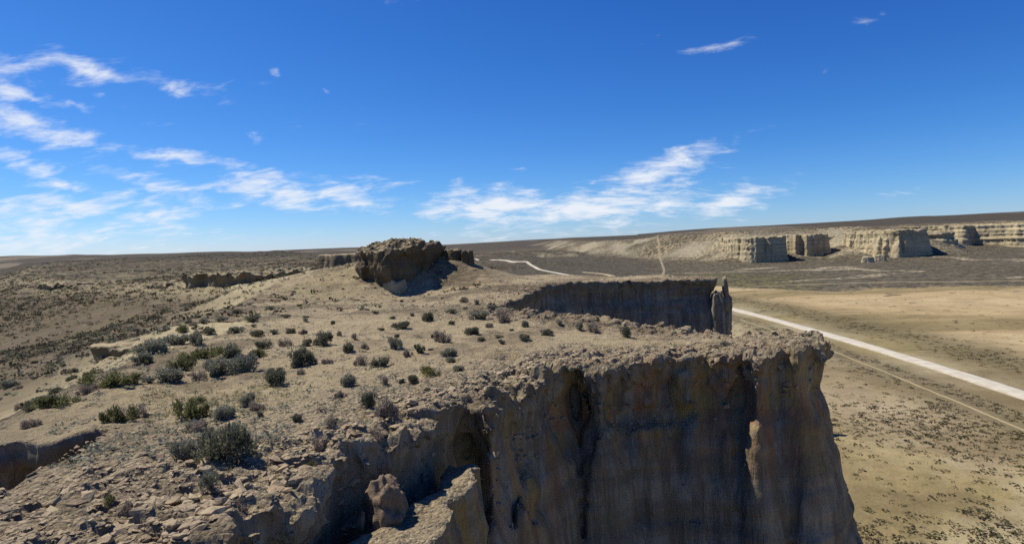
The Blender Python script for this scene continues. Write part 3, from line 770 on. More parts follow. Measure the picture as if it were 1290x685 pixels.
# butte on the ridge: caprock over a recessed lower wall, a low shoulder and a stubby spire at its end
def butte_zone(V):
    return np.stack([np.zeros(len(V)), np.full(len(V), 0.6), 0.25 * sst(21.0, 20.0, V[:, 2])], 1)
butte = formation('butte', BUTTE, 15.0, 22.9, 0.13, M_BUTTE,
    batter=0.02, flute=0.70, flute_s=0.8, fz=0.4, warp=0.5, warp_s=0.5, cap=0.5, cap_h=2.3, bench=0.4, dome=0.034, rough=0.45, off=3, shrink=0.30,
    **props('rounded brown rock butte with caprock rising above the ridge against the sky', 'butte'))
formation('footing', [(-16.2, 74.2), (-14.4, 73.4), (-12.9, 72.6), (-12.3, 73.6), (-13.4, 75.6), (-16, 76)], 15.0, 18.2, 0.14, M_CLIFF, batter=0.25, flute=0.35, flute_s=0.8, warp=0.3, warp_s=0.6, rough=0.3, off=8, parent=butte)
formation('shoulder', [(-8.9, 80.5), (-7.2, 80.0), (-6.3, 81.5), (-6.8, 85), (-9, 86)], 16.5, 21.5, 0.14, M_BUTTE, batter=0.10, flute=0.4, flute_s=0.8, warp=0.3, warp_s=0.7, rough=0.25, off=5, parent=butte)
formation('spire', [(-6.1, 79.8), (-5.4, 79.5), (-5.0, 80.2), (-5.3, 81.2), (-6.0, 81)], 16.5, 21.25, 0.12, M_BUTTE, batter=0.10, flute=0.25, flute_s=1.2, warp=0.2, warp_s=1.0, cap=0.12, cap_h=.8, rough=0.2, off=15, parent=butte)
def spire_zone(V): return np.zeros((len(V), 4))
formation('spire', [(24.0, 71.7), (24.6, 71.6), (24.9, 72.3), (24.5, 72.9), (24.0, 72.7)], -0.5, 17.2, 0.13, M_RIDGE, batter=0.04, flute=0.42, fz=0.5, flute_s=1.1, warp=0.25, warp_s=0.5, cap=-0.18, cap_h=1.6, rough=0.25, off=25, parent=cliff_mid, zones=spire_zone)
formation('spire', [(22.6, 71.3), (23.4, 70.9), (24.0, 71.7), (23.6, 72.8), (22.7, 72.6)], -0.5, 15.6, 0.16, M_RIDGE, batter=0.05, flute=0.3, flute_s=1.0, warp=0.25, warp_s=0.5, cap=-0.15, cap_h=1.5, rough=0.4, off=35, parent=cliff_mid, zones=spire_zone)

G_BLUFF = 'pale bluffs across the valley'
BL = dict(shrink=2.1, flute=3.0, flute_s=0.17, warp=3.0, warp_s=0.05, rough=1.0, bench=0.25)
formation('bluff', [(163, 478), (167, 466), (172, 456), (177, 450), (188, 452), (201, 456), (206, 500), (170, 520), (164, 490)], -1, 19.6, 0.6, M_CLIFF, batter=0.08, cap=0.5, cap_h=2, off=2, **BL,
    **props('bluff at the near end of the row across the valley, its flank in dark shade', 'bluff', G_BLUFF))
formation('bluff', [(164, 508), (170, 500), (178, 500), (184, 512), (182, 530), (168, 530)], -1, 16.0, 0.7, M_CLIFF, batter=0.45, off=6, **BL,
    **props('small tapering pale bluff wing behind the shaded end bluff across the valley', 'bluff', G_BLUFF))
formation('bluff', [(212, 504), (215, 494), (219, 484), (223, 489), (226, 482), (236, 483), (247, 486), (254, 530), (214, 530)], -1, 19.8, 0.6, M_CLIFF, batter=0.09, cap=0.4, cap_h=2, off=12, **BL,
    **props('square bluff with fluted sunlit corner and dark wall, second along the valley row', 'bluff', G_BLUFF))
formation('bluff', [(196, 552), (214, 542), (244, 545), (262, 536), (280, 540), (300, 528), (322, 536), (344, 560), (366, 590), (360, 620), (200, 610)], -1, 18.0, 0.75, M_CLIFF, batter=0.30, cap=0.8, cap_h=3, off=22, **{**BL, 'bench': 1.6},
    **props('eroded banded bluff with dark hollows set back between two big square bluffs', 'bluff', G_BLUFF))
formation('bluff', [(253, 466), (254, 454), (257, 442), (263, 430), (275, 430), (289, 433), (304, 490), (262, 500)], -1, 20.6, 0.6, M_CLIFF, batter=0.15, cap=0.5, cap_h=1.5, off=32, **BL,
    **props('largest flat-topped bluff, bright buff on one side and grey shade on the other', 'bluff', G_BLUFF))
formation('bluff', [(306, 492), (316, 480), (326, 476), (336, 480), (340, 500), (330, 520), (306, 520)], -1, 18.5, 0.65, M_CLIFF, batter=0.62, bench=2.0, cap=0.5, cap_h=3, off=42, flute=3.0, flute_s=0.11, warp=2.5, warp_s=0.04, rough=0.8,
    **props('crumbling stepped cone of rock beside the largest flat-topped bluff', 'bluff', G_BLUFF))
formation('bluff', [(366, 640), (388, 606), (402, 612), (420, 584), (436, 594), (458, 566), (478, 580), (506, 552), (528, 570), (566, 540), (600, 560), (660, 530), (700, 640)], -1, 22.5, 0.9, M_CLIFF, batter=0.34, bench=1.6, cap=1.2, cap_h=3, off=52, flute=3.6, flute_s=0.10, warp=4, warp_s=0.03, rough=0.8,
    **props('long banded bluff with arched hollows running out of view at far end of row', 'bluff', G_BLUFF))
formation('bluff', [(178, 700), (190, 690), (206, 694), (214, 712), (200, 730), (180, 726)], 2, 19.0, 0.9, M_CLIFF, batter=0.5, off=62, flute=3, flute_s=0.1, warp=3, warp_s=0.03, rough=0.8,
    **props('small distant bluff at the upper end of the straight dirt track', 'bluff', G_BLUFF))
formation('boulder', [(232, 418), (236, 416), (239, 418), (238, 421), (233, 421)], -1.0, 4.6, 0.35, M_CLIFF, batter=0.25, flute=0.8, flute_s=0.3, warp=0.6, warp_s=0.2, dome=0.09, rough=0.4, off=6,
    **props('pale rounded boulder at the foot of the largest bluff, in front of its twin', 'boulder'))
formation('boulder', [(243, 423), (248, 421), (251, 424), (248, 427), (244, 427)], -1.0, 5.0, 0.35, M_CLIFF, batter=0.3, flute=0.8, flute_s=0.3, warp=0.6, warp_s=0.2, dome=0.07, rough=0.4, off=16,
    **props('pale boulder touching the foot of the largest bluff', 'boulder'))

# low ledges on the left
LG = dict(flute=0.95, flute_s=0.5, fz=0.35, warp=1.6, warp_s=0.16, rough=0.55, cap=0.5, cap_h=0.7)
formation('rock_ledge', [(-128, 164), (-116, 153), (-104, 146), (-94, 140), (-84, 134), (-76, 128), (-72, 126), (-71, 130), (-80, 138), (-100, 152), (-124, 170)], 8, 16.7, 0.28, M_LEDGE, batter=0.12, off=4, **LG, **props('long thin grey ledge crossing the shrubby slope below the far hill', 'ledge'))
formation('rock_ledge', [(-68, 118), (-62, 115), (-60, 117), (-66, 124)], 9, 17.2, 0.28, M_LEDGE, batter=0.12, off=9, **LG, **props('short low ledge between the long thin ledge and the tall grey one', 'ledge'))
formation('rock_ledge', [(-57, 108), (-52, 105.5), (-46, 103.5), (-43, 103.6), (-40.5, 105), (-42, 113), (-54, 116)], 10, 18.7, 0.25, M_LEDGE, batter=0.08, off=14, **LG, **props('tall grey ledge with smooth shaded face at the head of the shrubby slope', 'ledge'))
formation('rock_ledge', [(-40.5, 107), (-37, 106), (-33.5, 108), (-35, 114), (-40, 115)], 12, 18.9, 0.25, M_LEDGE, batter=0.15, off=19, **LG, **props('blocky brown outcrop joined to the end of the tall grey ledge', 'ledge'))
formation('rock_ledge', [(-66, 212), (-58, 206), (-50, 204), (-46, 206), (-48, 222), (-64, 226)], 8, 20.6, 0.5, M_LEDGE, batter=0.15, off=24, flute=1.0, flute_s=0.25, warp=2, warp_s=0.06, rough=0.4, **props('dark flat ledge behind the ridge seen just beside the butte', 'ledge'))
formation('rock_ledge', [(-25.6, 38.6), (-23.8, 37.0), (-22.2, 36.6), (-21.0, 37.4), (-21.6, 39), (-24.5, 40.5)], 13, 16.75, 0.12, M_LEDGE, batter=0.10, flute=0.35, flute_s=1.0, warp=0.5, warp_s=0.4, rough=0.16, cap=0.3, cap_h=0.4, off=29,
    **props('small dark overhanging outcrop on the edge of the sandy ridge among shrubs', 'ledge'))
# boulder fallen into the slot between rim and ledge
formation('boulder', [(-3.55, 14.0), (-3.1, 13.95), (-2.7, 14.3), (-2.75, 14.75), (-3.1, 14.9), (-3.5, 14.6)], 14.6, 16.6, 0.05, M_BOULDER, batter=0.22, flute=0.34, flute_s=2.2, fz=0.9, warp=0.22, warp_s=1.5, dome=0.9, rough=0.2, off=44,
    **props('big brown boulder wedged in the dark slot below the near rim', 'boulder'))
print('formations', round(time.time() - T0, 1))

# ------------------------------------------------------------------ road and tracks
def ribbon(name, pts, width, mat, lift, wob=0.0, step=4.0, **pr):
    P = np.array(pts, float)
    seg = np.r_[0, np.cumsum(np.hypot(*np.diff(P, axis=0).T))]
    s = np.arange(0, seg[-1], step)
    # smooth the polyline a little
    cx, cy = np.interp(s, seg, P[:, 0]), np.interp(s, seg, P[:, 1])
    for _ in range(12):
        cx[1:-1] = (cx[:-2] + 2 * cx[1:-1] + cx[2:]) / 4; cy[1:-1] = (cy[:-2] + 2 * cy[1:-1] + cy[2:]) / 4
    tx, ty = np.gradient(cx), np.gradient(cy)
    l = np.hypot(tx, ty); nx, ny = ty / l, -tx / l
    offs = np.array([-0.66, -0.5, -0.38, -0.25, -0.1, 0.1, 0.25, 0.38, 0.5, 0.66]) * width
    zo = np.array([-0.5, -0.02, 0.02, 0.03, 0.06, 0.06, 0.03, 0.02, -0.02, -0.5])
    lane = np.tile(np.array([0, .35, .8, 1, .7, .7, 1, .8, .35, 0]), (len(s), 1))
    ww = 1 + (wob + .10) * np.stack([n2(s, s * 0 + q // 3 * 7.7, 0.21, 3) + 0.6 * n2(s, s * 0 + q * 3.1, 0.7, 5) for q in range(10)], 1)
    x = cx[:, None] + nx[:, None] * offs * ww; y = cy[:, None] + ny[:, None] * offs * ww
    z = height(x.astype(f32), y.astype(f32))
    z = np.maximum(z, z[:, 4:6].mean(1)[:, None]) + lift + zo
    n, k = x.shape
    I = np.arange(n * k).reshape(n, k)
    F = np.stack([I[:-1, :-1], I[:-1, 1:], I[1:, 1:], I[1:, :-1]], -1).reshape(-1, 4)[:, ::-1]
    return link(name, mesh_np(name, np.stack([x, y, z], -1).reshape(-1, 3), F, mat, cols={'lane': np.repeat(lane.reshape(-1, 1), 3, 1)}), kind='structure', **pr)

ribbon('road', [(62, -60)] + ROAD, 2.8, M_ROAD, 0.14)
ribbon('dirt_track', [(49, 330), (62, 385), (58, 420), (49, 440)], 3.0, M_TRACK, 0.25, 0.2)
ribbon('dirt_track', [(78, 330), (104, 430), (128, 540), (160, 690), (172, 730)], 1.5, M_PLAIN, 0.2, 0.3)
ribbon('dirt_track', [(100, 262), (128, 258), (160, 250), (200, 236), (260, 222), (330, 205)], 1.4, M_TRACK, 0.12, 0.3)
ribbon('dirt_track', [(52, 24), (53.5, 60), (56, 90), (57.5, 120), (57.5, 160)], 0.24, M_FAINT, 0.05, 0.3, step=2.0)

# ------------------------------------------------------------------ placing on the land
def ground_at(px, py, tmax=400.0):
    """the point of the ridge or valley seen at a place of the photograph"""
    d = ray(px, py)
    t = np.geomspace(6.0, tmax, 3000).astype(f32)
    x, y, z = d.x * t, d.y * t, CAM_Z + d.z * t
    hit = np.nonzero(z < height(x, y))[0]
    i = hit[0] if len(hit) else len(t) - 1
    return float(x[i]), float(y[i]), float(height(x[i:i + 1], y[i:i + 1])[0])

def project(x, y, z):
    v = CAM_INV @ Vector((x, y, z))
    return (645 + 796 * v.x / -v.z, 342.5 - 796 * v.y / -v.z, -v.z) if v.z < 0 else None
CAM_INV = CAM_M.inverted()

# ------------------------------------------------------------------ shrubs
def shrub_mesh(name, mat, seed, nleaf, flat=0.6, spread=1.0, leaf=0.075):
    r = random.Random(seed)
    V, F = [], []
    lobes = [(r.uniform(-.38, .38) * spread, r.uniform(-.30, .30), r.uniform(.08, .32) * flat / .6, r.uniform(.10, .26)) for _ in range(11)]
    lobes.append((r.uniform(-.1, .1), 0, .2 * flat / .6, .28))
    for i in range(nleaf):
        cx, cy, cz, cr = r.choice(lobes)
        while True:
            a = Vector((r.gauss(0, 1), r.gauss(0, 1), r.gauss(0.25, 1)))
            if a.length > .1: break
        a.normalize()
        p = Vector((cx, cy, cz)) + a * cr * r.uniform(.35, 1.08)
        p.z = max(p.z, 0.015)
        d = (a + Vector((r.uniform(-.5, .5), r.uniform(-.5, .5), r.uniform(.1, 1.0)))).normalized()
        side = d.cross(Vector((r.uniform(-1, 1), r.uniform(-1, 1), r.uniform(-1, 1)))).normalized()
        L, W = leaf * r.uniform(.7, 1.6), leaf * r.uniform(.16, .32)
        n = len(V)
        V += [p - d * L * .5, p + side * W, p + d * L * .5, p - side * W]
        F.append((n, n + 1, n + 2, n + 3))
    me = mesh_np(name, np.array([v[:] for v in V]), np.array(F), mat, smooth=False)
    return me

def stem_mesh(seed, k=12):
    r = random.Random(seed)
    bm = bmesh.new()
    for i in range(k):
        a = r.uniform(0, 6.28); tilt = r.uniform(.2, .9)
        d = Vector((math.cos(a) * math.sin(tilt), math.sin(a) * math.sin(tilt) * .8, math.cos(tilt)))
        L = r.uniform(.3, .58)
        m = bmesh.ops.create_cone(bm, cap_ends=False, segments=4, radius1=.020, radius2=.006, depth=L)
        q = d.to_track_quat('Z', 'Y').to_matrix().to_4x4()
        bmesh.ops.transform(bm, verts=m['verts'], matrix=Matrix.Translation(d * L * .5 + Vector((0, 0, -.03))) @ q)
    me = bpy.data.meshes.new('stem')
    bm.to_mesh(me); bm.free()
    me.materials.append(M_WOOD)
    return me

SHRUBS = [[shrub_mesh('foliage', M_SAGE[k], 10 * k + j, (2200, 1800, 2400, 1500)[k], (.62, .46, .66, .5)[k], (1.0, 1.35, 1.0, 1.1)[k]) for j in range(4)] for k in range(4)]
STEMS = [stem_mesh(70 + j) for j in range(4)]
KIND = ['grey-green sagebrush', 'low olive green shrub', 'dark green shrub', 'dry twiggy brown-grey shrub']
G_SHRUB = 'shrubs on the ridge top'
placed = []

def shrub(x, y, z, w, hgt, k, label, rot=None):
    e = bpy.data.objects.new('shrub', None)
    COL.objects.link(e)
    e.empty_display_size = 0.2
    e.location = (x, y, z - 0.03)
    e.rotation_euler = (0, 0, random.uniform(0, 6.28) if rot is None else rot)
    j = random.randrange(4)
    zs = hgt / (0.62, .46, .66, .5)[k]
    e.scale = (w, w * random.uniform(.65, 1.0), zs * random.uniform(.85, 1.1))
    e.rotation_euler[0], e.rotation_euler[1] = random.uniform(-.12, .12), random.uniform(-.12, .12)
    e['label'], e['category'], e['group'] = label, 'shrub', G_SHRUB
    link('foliage', SHRUBS[k][j], e)
    link('stem', STEMS[j], e)
    placed.append((x, y, w))

# (x, y of the foot and width, height in photograph pixels, kind, label or None)
LIST = [(290, 581, 62, 46, 2, 'biggest dark sagebrush on the sandy ridge, in the near foreground'), (231, 578, 33, 28, 0, 'rounded grey sagebrush standing just beside the biggest dark one'),
        (264, 617, 28, 32, 0, 'upright grey-green sagebrush standing nearest to the camera in front of the biggest one'),
        (246, 526, 32, 23, 1, 'green shrub on a yellowish grass patch behind the foreground sagebrush'), (281, 526, 31, 20, 0, None), (248, 541, 32, 14, 3, 'flat brown-grey shrub directly below the green one on the yellowish patch'),
        (312, 510, 22, 15, 0, None), (324, 516, 26, 12, 3, None), (328, 524, 12, 8, 2, None), (348, 485, 40, 24, 2, 'wide dark leaning shrub alone on open sand left of centre'),
        (206, 480, 42, 20, 0, 'wide low grey shrub at the lower end of the shrub row on the left'), (232, 467, 24, 17, 1, 'bright olive bush touching the wide low grey shrub'), (280, 472, 40, 23, 0, 'broad grey sagebrush in the middle of the dense shrub row'), (311, 468, 38, 24, 0, None),
        (255, 452, 38, 14, 1, None), (293, 450, 38, 18, 2, None), (326, 450, 18, 14, 1, None), (331, 439, 20, 12, 2, None), (379, 461, 36, 22, 2, 'round dark green bush on open sand near the centre left'), (393, 458, 14, 14, 3, None),
        (405, 435, 30, 22, 2, None), (386, 436, 15, 11, 2, None), (325, 424, 18, 9, 2, None), (219, 435, 34, 16, 0, None), (249, 434, 30, 18, 0, None), (190, 447, 36, 20, 0, None),
        (183, 456, 16, 9, 1, None), (358, 436, 18, 10, 3, None), (265, 421, 14, 9, 2, None), (296, 420, 24, 10, 0, None), (366, 420, 14, 8, 2, None), (382, 421, 12, 7, 3, None),
        (318, 405, 18, 10, 2, None), (374, 529, 13, 9, 2, None), (413, 458, 14, 9, 3, None), (400, 562, 18, 12, 3, None), (417, 537, 18, 15, 3, None), (393, 590, 15, 12, 1, None), (250, 479, 17, 11, 3, None),
        (440, 486, 28, 21, 0, 'rounded grey-green sagebrush on bare sand above the near rim'), (479, 461, 32, 15, 2, 'dark dome-shaped bush on bare sand right of the sagebrush'), (465, 512, 22, 21, 2, 'compact dark green bush next to a grey twiggy shrub near the rim'),
        (485, 529, 36, 26, 3, 'grey twiggy shrub next to the compact dark green bush near the rim'), (473, 557, 26, 18, 3, 'grey twiggy shrub closest to the broken edge above the boulder'), (375, 529, 12, 9, 2, None), (428, 500, 18, 11, 3, None), (521, 483, 14, 13, 2, None),
        (541, 471, 30, 11, 1, 'flat olive shrub stretched along the sand above the near rim'), (506, 482, 10, 8, 2, None), (485, 484, 12, 12, 3, None), (565, 449, 24, 13, 0, None), (567, 456, 16, 9, 0, None), (513, 448, 14, 9, 3, None), (454, 459, 22, 12, 3, None), (379, 471, 14, 7, 3, None),
        (440, 443, 20, 15, 2, None), (498, 439, 20, 21, 0, None), (528, 444, 16, 13, 2, None), (557, 431, 24, 15, 3, None), (506, 414, 24, 12, 2, None), (539, 404, 20, 13, 2, None), (594, 421, 24, 10, 2, None), (632, 433, 11, 7, 2, None),
        (661, 428, 20, 8, 2, None), (689, 422, 20, 8, 2, None), (603, 402, 28, 12, 0, None), (635, 404, 28, 17, 3, None), (661, 412, 14, 10, 0, None), (584, 381, 14, 9, 0, None), (568, 394, 14, 8, 0, None), (519, 398, 10, 6, 2, None),
        (473, 395, 11, 5, 2, None), (495, 402, 8, 5, 2, None), (480, 416, 12, 5, 2, None), (569, 409, 10, 7, 2, None), (460, 439, 14, 8, 3, None), (427, 423, 11, 8, 3, None), (446, 427, 12, 8, 3, None),
        (788, 424, 17, 15, 2, 'small dark bush standing alone on the back edge of the near cliff top'), (730, 416, 15, 13, 0, None), (747, 418, 22, 12, 3, None), (704, 409, 14, 8, 0, None),
        (146, 485, 52, 17, 1, 'long low green shrub on the sandy slope at the left'), (109, 495, 22, 11, 3, None), (178, 457, 20, 14, 0, None), (11, 489, 18, 11, 0, None), (71, 512, 32, 15, 1, 'green shrub on the left slope behind the dark gully'),
        (146, 532, 34, 20, 1, 'bright green shrub just above the dark gully at the left'), (170, 526, 28, 15, 3, 'grey shrub joined to the bright green one above the gully'), (40, 537, 17, 10, 3, None), (161, 646, 14, 12, 3, None), (301, 645, 22, 18, 3, 'twiggy bare shrub alone in the near gravel'),
        (139, 636, 15, 12, 1, None), (500, 425, 8, 6, 2, None), (345, 420, 12, 7, 0, None), (420, 408, 10, 6, 2, None), (385, 405, 10, 6, 0, None), (545, 425, 9, 6, 2, None), (617, 412, 12, 7, 3, None),
        (280, 405, 14, 8, 0, None), (255, 408, 14, 8, 0, None), (300, 395, 14, 7, 2, None), (230, 418, 15, 9, 1, None), (340, 390, 12, 6, 0, None), (360, 400, 11, 6, 2, None), (620, 390, 14, 9, 0, None), (600, 382, 12, 7, 0, None), (645, 388, 18, 10, 0, None)]
MARKS = [(510, 355, 'the butte'), (290, 570, 'the biggest dark sagebrush'), (280, 470, 'the broad grey sagebrush'), (379, 459, 'the round dark bush'), (348, 485, 'the wide dark leaning shrub'),
         (440, 485, 'the rounded sagebrush'), (479, 460, 'the dark dome-shaped bush'), (465, 512, 'the compact dark bush'), (206, 480, 'the wide low grey shrub'), (541, 470, 'the flat olive shrub'),
         (788, 424, 'the lone bush on the cliff top'), (146, 485, 'the long low green shrub'), (690, 380, 'the far shaded cliff'), (110, 440, 'the small overhanging outcrop'), (146, 530, 'the bright green shrub')]
ORD = ['', 'second', 'third', 'fourth', 'fifth', 'sixth', 'seventh', 'eighth', 'ninth']
auto = {}
for n, (px, py, w, hp, k, lab) in enumerate(LIST):
    if lab is None:
        m = min(MARKS, key=lambda q: math.hypot((q[0] - px), 1.6 * (q[1] - py)))
        dx, dy = px - m[0], 1.6 * (py - m[1])
        rel = ('right of ' if dx > 0 else 'left of ') if abs(dx) > abs(dy) else ('in front of ' if dy > 0 else 'behind ')
        auto.setdefault((k, rel + m[2]), []).append((math.hypot(dx, dy), n))
names = {}
for (k, rel), lst in auto.items():
    for r_, (_, n) in enumerate(sorted(lst)):
        names[n] = KIND[k] + ' ' + rel + (', %s nearest of its kind' % ORD[min(r_, 8)] if r_ else '')
for n, (px, py, w, hp, k, lab) in enumerate(LIST):
    x, y, z = ground_at(px, py)
    dist = math.sqrt(x * x + y * y + (z - CAM_Z) ** 2)
    shrub(x, y, z, w * dist / 796 * 0.93, hp * dist / 796 * 1.08, k, lab or names[n])
print('listed shrubs', len(placed), round(time.time() - T0, 1))
# more small ones scattered over the ridge and its left slope
tries = 0
while len(placed) < 285 and tries < 6000:
    tries += 1
    y = random.uniform(20, 82); x = random.uniform(-0.85 * y, 0.02 * y)
    dd = float(d_ridge(np.array([x], f32), np.array([y], f32))[0])
    if dd > -1.5: continue
    tb = -float(sd_poly(BASIN, np.array([x], f32), np.array([y], f32))[0])
    if tb < 0 and random.random() > (0.25 if y < 50 else 0.5): continue
    w = random.uniform(.3, .75) if tb > 0 else random.uniform(.25, .6)
    if any((x - q[0]) ** 2 + (y - q[1]) ** 2 < ((w + q[2]) * .55) ** 2 for q in placed): continue
    dn = float(sd_poly(NOTCH, np.array([x], f32), np.array([y], f32))[0])
    if dn < 0.6: continue
    z = float(height(np.array([x], f32), np.array([y], f32))[0])
    k = random.choice((0, 0, 0, 1, 2, 2, 3, 3))
    shrub(x, y, z, w, w * random.uniform(.4, .6), k, KIND[k] + (' on the slope falling away to the left' if tb > 0 else ' of small size sprinkled between bigger ones on the ridge top'))
print('shrubs', len(placed), round(time.time() - T0, 1))

def scatter(name, templates, pts, mat, **pr):
    """templates: (verts, faces) lists; pts: x y z sx sz rot per copy -> one mesh"""
    Vs, Fs, n = [], [], 0
    which = rng.integers(0, len(templates), len(pts))
    for ti, (tv, tf) in enumerate(templates):
        p = pts[which == ti]
        if not len(p): continue
        c, s = np.cos(p[:, 5])[:, None], np.sin(p[:, 5])[:, None]
        vx = (tv[:, 0] * c - tv[:, 1] * s) * p[:, 3:4] + p[:, 0:1]
        vy = (tv[:, 0] * s + tv[:, 1] * c) * p[:, 3:4] + p[:, 1:2]
        vz = tv[:, 2] * p[:, 4:5] + p[:, 2:3]
        Vs.append(np.stack([vx, vy, vz], -1).reshape(-1, 3))
        Fs.append((tf[None] + (np.arange(len(p)) * len(tv))[:, None, None]).reshape(-1, tf.shape[1]) + n)
        n += len(tv) * len(p)
    return link(name, mesh_np(name, np.concatenate(Vs), np.concatenate(Fs), mat, smooth=False), **pr)

def tuft(seed, n):
    r = np.random.default_rng(seed)
    V, F = [], []
    for i in range(n):
        a = r.normal(size=3); a[2] = abs(a[2]) * .8 + .1; a /= np.linalg.norm(a)
        p = a * r.uniform(.2, .5); p[2] *= 1.1
        d = a + r.normal(size=3) * .5; d[2] += .5; d /= np.linalg.norm(d)
        sd = np.cross(d, r.normal(size=3)); sd /= np.linalg.norm(sd)
        L, W = r.uniform(.16, .34), r.uniform(.07, .14)
        V += [p - d * L * .5, p + sd * W, p + d * L * .5, p - sd * W]
        F.append([4 * i, 4 * i + 1, 4 * i + 2, 4 * i + 3])
    return np.array(V), np.array(F)
TUFTS = [tuft(i, 26) for i in range(8)]
TUFTS_S = [tuft(40 + i, 14) for i in range(8)]

def cover(n, xr, yr, dens, size, seed, wide=False):
    r = np.random.default_rng(seed)
    if wide:
        y = yr[0] * (yr[1] / yr[0]) ** r.random(n); x = y * r.uniform(xr[0], xr[1], n)
    else:
        x, y = r.uniform(*xr, n), r.uniform(*yr, n)
    x, y = x.astype(f32), y.astype(f32)
    d = d_ridge(x, y)
    k = r.random(n) < dens(x, y, d)
    x, y, d = x[k], y[k], d[k]
    z = height(x, y, d)
    w = size[0] + (size[1] - size[0]) * r.random(len(x)) ** 2
    return np.stack([x, y, z - .03, w, w * r.uniform(.65, 1.0, len(x)), r.random(len(x)) * 6.28], 1)

# left slope and basin: shrub cover that reads as one mass
def left_d(x, y, d):
    tb = -sd_poly(BASIN, x, y)
    return (d < -3) * (0.07 + 0.93 * sst(35, 150, y)) * (sst(-6, 14, tb) * 0.8 + 0.10 + 0.5 * sst(95, 130, y)) * np.clip(0.8 + 0.9 * fbm(x, y, 0.05, 3, off=17), 0.12, 1) * ~((tb < -2) & (y < 50)) * (sd_poly(NOTCH, x, y) > .5)
for q, (mt, sd) in enumerate(((M_SAGE[2], 1), (M_SCRUB[0], 2), (M_SCRUB[2], 3))):
    pts = cover(21000, (-0.95, -0.02), (26, 330), left_d, (.35, 1.25), 100 + sd, True)
    scatter('sagebrush', TUFTS_S, pts, mt, kind='stuff', label='countless low grey-brown shrubs covering the left slope and basin', category='shrubs')
# valley floor
def valley_d(x, y, d):
    side = x - road_x(y)
    n = fbm(x, y, 0.06, 4, off=27)
    base = np.clip(0.45 + 0.7 * n, 0.12, 1) * (side < -6) + 0.85 * np.exp(-((side + 8) / 4.0) ** 2) + 0.8 * np.exp(-((side - 12) / 5.0) ** 2) + 0.04 * (side > 20)
    base = base * (np.abs(side) > 5.2) * (d > 2.0)
    return np.clip(base, 0, 1) * ~(np.abs(x - np.interp(y, [24, 60, 90, 120, 160], [52, 53.5, 56, 57.5, 57.5])) < 1.0)
for q, (mt, sd) in enumerate(((M_SCRUB[1], 1), (M_SCRUB[0], 2), (M_SCRUB[2], 3))):
    pts = cover(19000, (0.1, 1.0), (24, 320), valley_d, (.18, 1.1), 200 + sd, True)
    pts[:, 4] *= 0.55
    scatter('shrub_cover', TUFTS_S, pts, mt, kind='stuff', label='scattered small dark shrubs dotting the dry valley floor', category='shrubs')
# dry grass on the ridge and valley
def blade(seed, n):
    r = np.random.default_rng(seed)
    V, F = [], []
    for i in range(n):
        a = r.uniform(0, 6.28); t = r.uniform(.05, .7)
        d = np.array([np.cos(a) * t, np.sin(a) * t, 1.0]); p = np.array([np.cos(a), np.sin(a), 0]) * r.uniform(0, .3)
        s = np.array([-np.sin(a), np.cos(a), 0]) * .035
        V += [p - s, p + s, p + d * r.uniform(.5, 1.0)]
        F.append([3 * i, 3 * i + 1, 3 * i + 2])
    return np.array(V), np.array(F)
def grass_d(x, y, d):
    g = np.exp(-((x + 9.5) / 2) ** 2 - ((y - 20.5) / 1.8) ** 2) + np.exp(-((x + 13.5) / 2.8) ** 2 - ((y - 21) / 1.5) ** 2) + .9 * np.exp(-((x + 24) / 6) ** 2 - ((y - 74) / 9) ** 2) + .8 * np.exp(-(x / .7) ** 2 - ((y - 22) / .8) ** 2)
    return (d < -0.3) * np.clip(g + 0.10 * (fbm(x, y, .15, 3, off=5) > 0.15), 0, 1) * (sd_poly(NOTCH, x, y) > .4)
pts = cover(26000, (-0.6, 0.3), (11, 90), grass_d, (.10, .26), 300, True)
scatter('dry_grass', [blade(i, 12) for i in range(5)], pts, M_GRASS, kind='stuff', label='thin tufts of straw-coloured dry grass on the sandy ridge', category='grass')
pts = cover(16000, (-0.75, 0.3), (11, 75), lambda x, y, d: (d < -.8) * np.clip(.18 + .5 * fbm(x, y, .2, 3, off=91), 0, 1) * (sd_poly(NOTCH, x, y) > .4), (.07, .26), 310, True)
pts[:, 4] *= .7
scatter('dry_tufts', TUFTS_S, pts, M_SAGE[3], kind='stuff', label='tiny dry brown tufts sprinkled thinly over the sandy ridge', category='tufts')
pts = cover(24000, (-0.75, 0.25), (14, 85), lambda x, y, d: (d < -.8) * np.clip(.25 + .6 * fbm(x, y, .15, 3, off=95) + .7 * np.exp(-np.maximum(sd_poly(BUTTE, x, y), 0) / 7.0), 0, 1) * (sd_poly(NOTCH, x, y) > .4), (.12, .45), 311, True)
pts[:, 4] *= .75
scatter('small_sagebrush', TUFTS_S, pts, M_SAGE[0], kind='stuff', label='tiny grey-green seedlings between the bigger shrubs on the ridge', category='shrubs')
print('cover', round(time.time() - T0, 1))

# ------------------------------------------------------------------ loose rock
def rock_shape(seed, flat=0.6, npt=14):
    r = random.Random(seed)
    bm = bmesh.new()
    for i in range(npt):
        v = Vector((r.gauss(0, 1), r.gauss(0, 1), r.gauss(0, 1))).normalized() * r.uniform(.38, .56)
        bm.verts.new((v.x * r.uniform(.8, 1.25), v.y * .85, v.z * flat))
    bmesh.ops.convex_hull(bm, input=bm.verts)
    loose = [v for v in bm.verts if not v.link_faces]
    bmesh.ops.delete(bm, geom=loose, context='VERTS')
    bmesh.ops.triangulate(bm, faces=bm.faces)
    bm.verts.ensure_lookup_table(); bm.verts.index_update()
    V = np.array([v.co[:] for v in bm.verts]); F = np.array([[v.index for v in f.verts] for f in bm.faces])
    bm.free()
    return V, F
ROCKS = [rock_shape(i, random.Random(i).uniform(.45, .8)) for i in range(10)]
PEBBLES = [rock_shape(50 + i, random.Random(i).uniform(.35, .7), 9) for i in range(10)]

